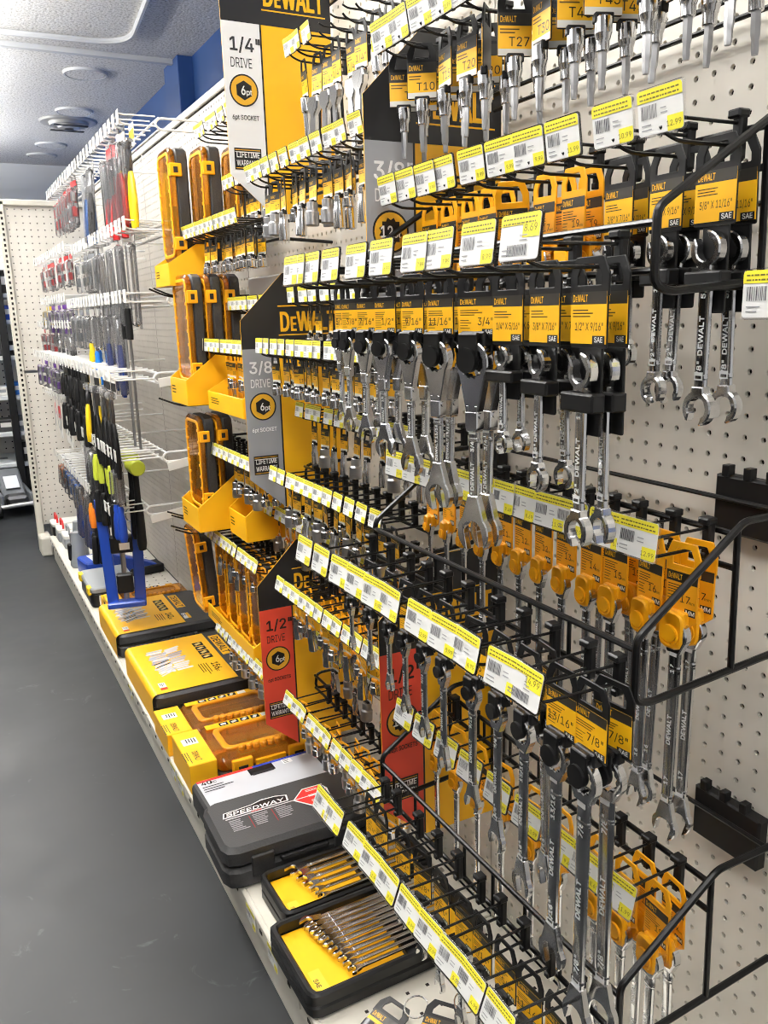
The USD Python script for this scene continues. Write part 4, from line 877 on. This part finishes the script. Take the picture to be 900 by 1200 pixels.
# two big socket cards lying at the near end of the deck
for k, (x, y, rz) in enumerate(((.535, 1.04, 20), (.60, .985, 40))):
    t = thing('carded_large_socket', f'{"nearer" if k else "farther"} black and yellow 1-1/16 card lying on the deck at bottom', 'socket', (x, y, DZ + .023 + .014 * k), FACE + rz, rx=-78)
    obj('hanger', MB().plate(hanger(.06, 'bk'), .002, .0005, .001).plate(rbox(-.03, -.085, .03, -.018), .0016, .0005, .0016), 'blackplastic', t)
    obj('hang_card', card_print(.058, -.019, .06, '1-1/16"', 'SAE', 'bk', random.Random(2)), 'print', t)
    obj('ring', MB().tube([(.03 + .02 * math.cos(a), -.003, .02 + .02 * math.sin(a)) for a in np.linspace(0, 2 * math.pi, 20)], .0015, 6, caps=False), 'chrome', t)
    obj('socket', MB().lathe([(0, -.095), (.011, -.095), (.013, -.093), (.013, -.08), (.014, -.075), (.014, -.055), (0, -.055)], 20, tr(.0, -.022, -.0)), 'darkmetal', t)

# ------------------------------------------------------------------ far bays: white wire racks with pliers, screwdrivers and carded hand tools
def white_hook(loc, L, label, group, rz=0):
    k = ('white', round(L, 3))
    if k not in protos:
        t = thing('white_peg_hook', label, 'peg hook', loc, FACE + rz, group)
        obj('hook_wire', MB().tube(fillet([(0, -.004, 0), (0, -L + .02, 0), (0, -L + .004, .004), (0, -L, .012)], .01, 3), .0024, 6), 'whitewire', t)
        obj('tag_arm', MB().tube(fillet([(0, -.004, .024), (0, -L + .012, .024), (0, -L, .026)], .01, 3), .002, 6), 'whitewire', t)
        obj('price_plate', MB().box((0, -L - .002, .016), (.034, .002, .036), bev=.0008), 'whitecard', t)
        protos[k] = t; return
    dup(protos[k], label, loc, FACE + rz, group)
def blister_card(t, w, h, hc, card, m):
    """header card with hang hole and a clear shell of depth"""
    o = rbox(-w / 2, -h, w / 2, .010, .004).difference(disc(0, .0, .005, 10))
    obj('back_card', MB().plate(o, .0012), m, t)
    obj('header', MB().plate(rbox(-w / 2, -hc, w / 2, -.006, .002), .0008, 0, -.0012), card, t)
    b = MB(); b.plate(rbox(-w * .46, -h * .97, w * .46, -hc - .004, .010), .022, .006, -.0125); obj('blister', b, 'blister', t)
def plier_shape(t, L, grip, y=-.012, jaw='chrome', z0=-.035):
    """two crossing levers: jaws up, joint, two long grips"""
    J = MB(); J.X = tr(0, y, z0)
    J.plate(Polygon([(-.004, 0), (.004, 0), (.013, -L * .14), (.016, -L * .24), (.010, -L * .36), (-.010, -L * .36), (-.016, -L * .24), (-.013, -L * .14)]).difference(sbox(-.0008, -L * .16, .0008, .01)), .010, .002)
    J.lathe([(0, -.007), (.006, -.007), (.007, -.005), (.007, .005), (0, .005)], 14, tr(0, 0, -L * .25) @ rotx(90)); hd = obj('jaws', J, jaw, t)
    for s in (-1, 1):
        G = MB(); G.tube([(s * .005, y, z0 - L * .34), (s * .014, y, z0 - L * .46), (s * .021, y, z0 - L * .66), (s * .020, y, z0 - L * .86), (s * .017, y, z0 - L)], [.0055, .0075, .0085, .0085, .006], 9); obj('grip', G, grip, t)
def groove_pliers(t, L, grip, y=-.014):
    J = MB(); J.X = tr(0, y, -.055)
    J.plate(disc(.0, -.03, .032, 20).difference(disc(.012, -.018, .014, 14)).union(Polygon([(-.02, -.04), (.02, -.04), (.014, -.105), (-.010, -.105)])), .012, .0025); obj('jaws', J, 'chrome', t)
    for s, w_ in ((-1, .0), (1, .012)):
        G = MB(); G.tube([(s * .006, y, -.15), (s * .022, y, -.19), (s * (.030 + w_), y, -.055 - L * .8), (s * (.028 + w_ * 1.6), y, -.055 - L)], [.009, .011, .012, .010], 9); obj('grip', G, grip, t)
def driver_shape(t, L, grip, y=-.014):
    S_ = MB(); S_.tube([(0, y, -.03), (0, y, -L * .58)], .0035, 8); obj('shaft', S_, 'chrome', t)
    obj('handle', MB().lathe([(0, -L), (.010, -L), (.014, -L * .95), (.013, -L * .74), (.009, -L * .66), (.010, -L * .6), (.007, -L * .56), (0, -L * .56)], 12, tr(0, y, 0)), grip, t)
def wrench_pack(t, L, y=-.010, n=3):
    for k in range(n):
        W = MB(); W.X = tr((k - (n - 1) / 2) * .018, y, -.03); shank(W, -L * .86, -.02, .008, .010, .004)
        W.plate(open_end(0, -L * .9, .020, 12, .008), .005, .001); W.plate(disc(0, -.012, .010, 14).difference(disc(0, -.012, .006, 10)), .005, .001); obj('spanner', W, 'chrome', t)
_w = {}
def white_goods(kind, grip, L, loc, label, group, rz=0):
    k = (kind, grip, round(L, 2))
    if k in _w: dup(_w[k].GetPrim(), label, loc, FACE + rz, group, rx=rng.uniform(-3, 3)); return
    nm = {'pliers': 'carded_pliers', 'groove': 'carded_groove_pliers', 'driver': 'carded_screwdriver', 'spanners': 'spanner_pack', 'snips': 'carded_snips', 'parts': 'parts_pack', 'rod': 'pry_bar', 'file': 'tool_roll', 'saw': 'hacksaw_blade_card'}[kind]
    t = _w[k] = thing(nm, label, {'parts': 'packet', 'file': 'tool', 'rod': 'pry bar', 'saw': 'blade card'}.get(kind, kind), loc, FACE + rz, group)
    if kind == 'pliers': blister_card(t, .062, L + .04, .026, 'whitecard', 'packet'); plier_shape(t, L, grip)
    elif kind == 'snips': blister_card(t, .062, .05, .03, grip, 'whitecard'); plier_shape(t, L, grip, jaw='darkmetal')
    elif kind == 'groove': blister_card(t, .10, L + .03, .045, 'red', 'packet'); groove_pliers(t, L, grip)
    elif kind == 'driver': blister_card(t, .05, L * .55, .03, 'whitecard', 'clear'); driver_shape(t, L, grip)
    elif kind == 'spanners': blister_card(t, .062, L + .02, .022, 'whitecard', 'packet'); wrench_pack(t, L)
    elif kind == 'parts':
        blister_card(t, .062, L, .024, grip, 'packet')
        for q in range(4): obj('piece', MB().box(((q % 2 - .5) * .026, -.011, -L * (.38 + .32 * (q // 2))), (.02, .014, L * .22), bev=.003), [grip, 'satin', 'grey', grip][q], t)
    elif kind == 'rod':
        obj('shaft', MB().tube([(0, -.006, -.01), (0, -.006, -L)], .0042, 8), 'satin', t); obj('grip', MB().lathe([(0, -.10), (.009, -.10), (.010, -.09), (.010, -.02), (.007, -.012), (0, -.012)], 12, tr(0, -.006, 0)), grip, t)
    elif kind == 'file':
        obj('sleeve', MB().plate(rbox(-.026, -L, .026, .006, .006), .014, .004, -.008), 'blackplastic', t); obj('handle', MB().lathe([(0, -L * .45), (.011, -L * .45), (.013, -L * .4), (.011, -.05), (.006, -.03), (0, -.03)], 12, tr(0, -.02, 0)), grip, t)
        obj('lower_handle', MB().lathe([(0, -L), (.012, -L), (.014, -L * .97), (.012, -L * .62), (.007, -L * .58), (0, -L * .58)], 12, tr(.004, -.022, 0)), 'blackplastic', t)
    else:
        obj('back_card', MB().plate(rbox(-.03, -L, .03, .006, .004), .002), 'whitecard', t); obj('stripe', MB().plate(rbox(-.03, -L * .5, .03, -L * .2, .004), .0006, 0, -.0016), grip, t); obj('blade', MB().plate(Polygon(arc((-.03, -L * .6), .05, -60, 60, 8) + arc((-.03, -L * .6), .042, 60, -60, 8)), .002, 0, -.003), 'satin', t)
def white_rack(label, xb, y0, y1, z, arm, zarm=0):
    t = thing('white_wire_rack', label, 'wire rack')
    for dz in (.012, -.016): obj('bar', MB().tube([(xb, y0, z + dz), (xb, y1, z + dz)], .0035, 6), 'whitewire', t)
    for y in (y0, y1): obj('end_loop', MB().tube(fillet([(xb + .16, y, z + .012), (xb, y, z + .012), (xb - .012, y, z - .002), (xb, y, z - .016), (xb + .16, y, z - .016)], .012, 3), .0032, 6), 'whitewire', t)
    for y in ((y0 + y1) / 2,) if not arm else ((y0 + y1) / 2, y1): obj('support', MB().tube([(xb, y, z), (WALL - .002, y, z)], .003, 6), 'whitewire', t)
    if arm:
        p = MB(); a = np.array([xb, y0 - .012, z + zarm]); b = np.array([WALL - .003, y0 - .012, z + .012])
        q = MB().box((0, 0, 0), (np.linalg.norm(b - a), .004, .026), bev=.001); v, f, c = q.done(); th = math.atan2(b[2] - a[2], b[0] - a[0])
        p.X = tr(*((a + b) / 2)) @ roty(-math.degrees(th)); p.add(v, f); obj('cross_arm', p, 'whitecard', t, label='flat cream strip running back to the wall')
def white_row(where, xb, L, z, y0, y1, n, goods, arm, label, far=None, zarm=-.01):
    """goods: (fraction range along the row from far to near) -> kind, grip, length"""
    white_rack(label, xb, y0 - .02, y1 + .02, z, arm, zarm)
    ys = np.linspace(y0, y1, n)
    for i, y in enumerate(ys): white_hook((xb, y, z - .004), L, f'white wire hook, {ORD[i]} from near end, {where}', f'hooks, {where}', rng.uniform(-3, 3))
    i = 0
    for (ya, yb, kind, grip, ln, m) in goods:
        for y in np.linspace(ya, yb, m):
            i += 1; nm = {'pliers': 'pliers', 'groove': 'groove-joint pliers', 'driver': 'screwdriver', 'spanners': 'spanner pack', 'snips': 'cutters', 'parts': 'small packet', 'rod': 'pry bar', 'file': 'black-sleeved tool', 'saw': 'saw blade card'}[kind]
            white_goods(kind, grip, ln, (xb - L + rng.uniform(.015, .035), y, z - .008), f'{ {"yellowgrip": "yellow", "blackplastic": "black", "clear": "clear"}.get(grip, grip)} {nm} hanging {ORD[i - 1]} from near end, {where}', f'goods, {where}', rng.uniform(-10, 10))
W1 = 'row of the white racks'
white_row('top ' + W1, .60, .10, 1.800, 2.42, 4.0, 26, [(2.44, 2.44, 'snips', 'yellowgrip', .22, 1), (2.49, 2.53, 'pliers', 'red', .215, 2), (2.62, 2.62, 'groove', 'red', .215, 1), (2.71, 2.71, 'groove', 'red', .20, 1), (2.80, 2.95, 'pliers', 'blackplastic', .20, 2), (2.99, 3.05, 'pliers', 'blue', .22, 2), (3.38, 3.9, 'parts', 'red', .16, 7)], False, 'long white wire hook rack along the top of the far bays')
white_row('second ' + W1, .60, .11, 1.535, 2.42, 3.4, 18, [(2.48, 2.95, 'spanners', 'clear', .24, 7), (3.02, 3.38, 'parts', 'grey', .14, 5)], False, 'second white wire hook rack from the top, near bay')
white_row('third ' + W1, .60, .12, 1.345, 2.45, 3.6, 20, [(2.52, 2.60, 'rod', 'blackplastic', .42, 2), (2.66, 2.95, 'pliers', 'navy', .24, 4), (3.02, 3.10, 'driver', 'blue', .26, 2), (3.16, 3.20, 'driver', 'yellowgrip', .22, 2), (3.28, 3.56, 'parts', 'grey', .15, 4)], True, 'third white wire hook rack with cream arm, near bay', zarm=-.004)
white_row('fourth ' + W1, .55, .13, 1.130, 2.48, 4.5, 28, [(2.52, 2.80, 'snips', 'blackplastic', .25, 4), (2.86, 2.94, 'snips', 'yellowgrip', .19, 2), (3.0, 3.55, 'file', 'blackplastic', .25, 8), (3.75, 4.35, 'parts', 'purple', .13, 6)], True, 'fourth white wire hook rack, long, with cream arm', zarm=-.016)
white_row('fifth ' + W1, .56, .14, .895, 2.50, 3.6, 20, [(2.54, 2.58, 'driver', 'navy', .25, 2), (2.64, 2.9, 'file', 'lime', .26, 5), (2.96, 3.2, 'pliers', 'blackplastic', .2, 4)], True, 'fifth white wire hook rack with cream arm, near bay', zarm=-.03)
white_row('sixth ' + W1, .54, .12, .690, 2.72, 4.1, 22, [(2.98, 3.10, 'file', 'orange', .24, 3), (3.16, 3.45, 'pliers', 'navy', .2, 4), (3.55, 3.9, 'parts', 'blue', .15, 4), (3.95, 4.05, 'parts', 'orange', .13, 2)], True, 'lowest white wire hook rack with cream arm', zarm=-.03)
W2 = 'row of the farthest bay'
white_row('upper ' + W2, .60, .11, 1.565, 3.62, 4.7, 16, [(3.66, 4.6, 'parts', 'red', .13, 9)], False, 'upper white wire hook rack in the farthest bay')
white_row('middle ' + W2, .60, .11, 1.375, 3.75, 4.6, 12, [(3.8, 4.3, 'parts', 'purple', .16, 6), (4.4, 4.55, 'parts', 'yellowgrip', .12, 2)], False, 'middle white wire hook rack in the farthest bay')
white_row('third ' + W2, .60, .11, 1.265, 3.72, 4.85, 14, [(3.76, 4.2, 'pliers', 'blackplastic', .15, 5), (4.3, 4.75, 'parts', 'red', .14, 5)], False, 'third white wire hook rack in the farthest bay')
white_row('lower ' + W2, .60, .12, .925, 3.75, 4.85, 14, [(3.8, 4.7, 'saw', 'red', .2, 9)], False, 'lower white wire hook rack in the farthest bay')
# blue spreader clamp hanging at the near end of the lowest white rack
t = thing('spreader_clamp', 'tall blue steel clamp with two legs and black screw hanging at the white rack', 'clamp', (.475, 2.90, .70), -12)
for s_ in (-1, 1): obj('leg', MB().plate(Polygon([(s_ * .058 - .017, .0), (s_ * .058 + .017, .0), (s_ * .046 + .019, -.37), (s_ * .046 - .019, -.37)]), .022, .003), 'navy', t)
obj('foot', MB().box((0, -.01, -.375), (.13, .05, .022), bev=.005), 'navy', t)
obj('screw', MB().tube([(0, -.004, -.05), (0, -.004, -.36)], .009, 10), 'satin', t)
obj('slider', MB().box((0, -.006, -.16), (.075, .034, .06), bev=.005).box((0, -.01, -.30), (.055, .03, .07), bev=.006), 'blackplastic', t, kind='stuff')
obj('printed_tag', MB().box((.01, -.026, -.165), (.034, .002, .024)), 'whitecard', t)
obj('hanging_ring', MB().tube([(.045 + .022 * math.cos(a), -.01, -.06 + .026 * math.sin(a)) for a in np.linspace(0, 2 * math.pi, 18)], .002, 6, caps=False), 'chrome', t)
for k, (y, z, g_) in enumerate(((2.60, .60, 'blackplastic'), (2.68, .62, 'blackplastic'))):
    t = thing('rubber_mallet', f'black-handled tool hanging by the blue clamp, {"nearer" if k == 0 else "farther"} one', 'hand tool', (.515, y + .14, z + .25), FACE)
    obj('handle', MB().lathe([(0, -.30), (.012, -.30), (.016, -.28), (.015, -.16), (.010, -.13), (.010, -.02), (0, -.02)], 12), g_, t)
    obj('head', MB().lathe([(0, -.045), (.022, -.045), (.026, -.04), (.026, .04), (.022, .045), (0, .045)], 14, tr(0, 0, -.02) @ roty(90)), 'lime', t)
# deck goods of the far bays
t = thing('organiser_box', 'black organiser box with clear grey lid and yellow latches on the deck', 'storage box', (.52, 3.60, DZ), FACE)
obj('base', flat_box(MB(), .30, .19, .06, 0, .02, .005), 'blackplastic', t); ld = obj('lid', flat_box(MB(), .305, .195, .024, .06, .02, .005), 'grey', t)
for s in (-1, 1): obj('latch', MB().box((s * .11, -.095, .068), (.05, .02, .034), bev=.004), 'yellowgrip', t)
obj('price_label', MB().box((.152, -.03, .032), (.002, .07, .04)), 'whitecard', t)
t = thing('upright_sleeve_box', 'yellow upright box end standing on the deck behind the blue clamp', 'box', (.455, 3.26, DZ), FACE)
obj('box_body', MB().box((0, .02, .05), (.09, .05, .10), bev=.003), 'yellowcard', t); obj('printing', MB().box((.0, -.006, .07), (.05, .001, .02)), 'pegback', t)
flat_amber_case('lone amber-lidded case lying on the deck behind the blue clamp', (.66, 3.36, DZ), .15, .26, .06)
t = thing('blue_wedge_stand', 'long blue metal wedge lying at the back of the deck near the wall', 'tool', (.672, 3.84, DZ), 8)
p = MB(); p.X = np.diag([.62, 1, 1, 1.]); p.plate(Polygon([(-.20, 0), (.20, 0), (.20, .03), (-.18, .13), (-.20, .13)]), .08, .005); obj('wedge', p, 'navy', t); obj('sole', MB().box((.05, 0, .02), (.16, .10, .04), bev=.006), 'blackplastic', t)
for k, (x, y, hh, m, lab) in enumerate(((.47, 4.12, .17, 'grey', 'grey caulking style tool standing on the deck, nearer one'), (.50, 4.26, .19, 'grey', 'grey caulking style tool standing on the deck, farther one'))):
    t = thing('standing_tool', lab, 'hand tool', (x, y, DZ), FACE)
    obj('body', MB().lathe([(0, 0), (.035, 0), (.04, .01), (.032, hh * .6), (.024, hh), (0, hh)], 14), m, t); obj('grip', MB().box((0, -.02, hh * .45), (.03, .05, hh * .5), bev=.008), 'blackplastic', t)
t = thing('blue_tool_box', 'blue packaged tool lying on the deck left of the organiser box', 'packet', (.56, 3.98, DZ), FACE + 8)
obj('body', flat_box(MB(), .16, .20, .07, 0, .015, .006), 'navy', t); obj('printed_top', MB().box((0, 0, .0712), (.11, .12, .001)), 'whitecard', t); obj('stripe', MB().box((0, .07, .072), (.12, .02, .001)), 'blue', t)
for k in range(3):
    t = thing('clear_case', f'clear plastic case with white insert on the far deck, {ORD[k]} from the far end', 'plastic case', (.54 + .01 * k, 4.86 - k * .16, DZ), FACE)
    obj('base', flat_box(MB(), .13, .22, .05, 0, .012, .004), ['blackplastic', 'grey', 'grey'][k], t); obj('lid', flat_box(MB(), .13, .22, .02, .05, .012, .004), 'whitecard', t); obj('handle', MB().tube(fillet([(-.05, -.08, .07), (-.05, -.08, .11), (.05, -.08, .11), (.05, -.08, .07)], .02, 4), .005, 7), ['red', 'red', 'grey'][k], t)

# ------------------------------------------------------------------ beyond the end panel: black steel shelving and a floor jack
t = thing('steel_shelving', 'black steel shelving with pale shelves seen past the end panel at left', 'shelving', (0, 0, 0))
for x in (-.75, .425, .95): obj('post', MB().box((x, 6.55, .95), (.05, .06, 1.9), bev=.003), 'blackplastic', t)
for z in (.275, .50, .76, 1.04, 1.29, 1.47): obj('shelf', MB().box((.15, 6.85, z), (1.6, .55, .03), bev=.004), 'whitewall', t)
sp = MB(); spv, spf = peg_panel(1.6, 1.8, .05, .006); sp.add(np.stack([spv[:, 0] + .15, spv[:, 1] + 7.14, spv[:, 2] + .1], 1), spf); obj('pegboard_back', sp, 'peg', t, smooth=False); obj('back_board', MB().box((.15, 7.17, 1.0), (1.6, .02, 1.8)), 'pegback', t)
obj('base', MB().box((.15, 6.86, .14), (1.6, .5, .22), bev=.004), 'blackplastic', t)
lab = ['black parts box on the far steel shelves', 'blue boxed item with white ring on the far steel shelves', 'grey wire basket of small parts on the far steel shelves', 'row of dark bottles on the far steel shelves']
for k, (x, z, m, w, h, what) in enumerate(((.48, .775, 'blue', .14, .09, 'blue box'), (.36, .775, 'whitecard', .12, .06, 'white carton'), (.50, 1.055, 'blackplastic', .18, .10, 'black tray box'), (.36, 1.055, 'darkmetal', .10, .12, 'dark metal tin'), (.47, 1.305, 'navy', .12, .10, 'navy blue carton'),
                                   (.35, 1.305, 'grey', .12, .12, 'grey carton'), (.49, .515, 'midgrey', .14, .10, 'grey painted part'), (.37, .515, 'darkmetal', .13, .09, 'dark metal part'), (.47, 1.485, 'blackplastic', .12, .16, 'black tall carton'), (.34, 1.485, 'navy', .1, .2, 'tall navy carton'), (.50, .29, 'blackplastic', .12, .14, 'black low carton'))):
    t = thing('shelf_carton', f'{what} on the black steel shelving past the end panel', 'carton', (x, 6.70, z + .0012))
    obj('carton_body', MB().box((0, 0, h / 2), (w, .16, h), bev=.006), m, t); obj('printed_label', MB().box((0, -.081, h * .55), (w * .6, .001, h * .35)), 'whitecard' if m != 'whitecard' else 'grey', t)
t = thing('floor_jack', 'dark grey hydraulic floor jack with white plate on the floor at left', 'floor jack', (.345, 6.12, 0), 3)
for s in (-1, 1): obj('side_frame', MB().box((s * .095, .32, .10), (.025, .70, .10), bev=.008), 'midgrey', t)
b = MB(); b.X = tr(0, .22, .17) @ rotx(28); b.box((0, 0, 0), (.15, .36, .05), bev=.012); obj('lift_arm', b, 'midgrey', t)
b = MB(); b.X = tr(0, .19, .200) @ rotx(28); b.box((0, 0, 0), (.09, .14, .006), bev=.001); obj('white_plate', b, 'whitewall', t)
obj('power_unit', MB().box((0, .02, .10), (.14, .14, .08), bev=.02), 'darkmetal', t)
obj('top_cover', MB().add(*[np.array(x) for x in ([(-.11, .45, .16), (.11, .45, .16), (.05, .72, .30), (-.05, .72, .30), (-.11, .50, .10), (.11, .50, .10), (.05, .75, .22), (-.05, .75, .22)], [(0, 1, 2), (0, 2, 3), (4, 6, 5), (4, 7, 6), (0, 4, 5), (0, 5, 1), (1, 5, 6), (1, 6, 2), (2, 6, 7), (2, 7, 3), (3, 7, 4), (3, 4, 0)])]), 'midgrey', t)
obj('axle', MB().tube([(-.14, -.06, .075), (.14, -.06, .085)], .014, 10), 'rail', t)
for s in (-1, 1):
    for y in (-.04, .64): obj('wheel', MB().lathe([(0, -.022), (.04, -.022), (.05, -.014), (.05, .014), (.04, .022), (0, .022)], 18, tr(s * .125, y, .05) @ roty(90)), 'blackplastic', t)
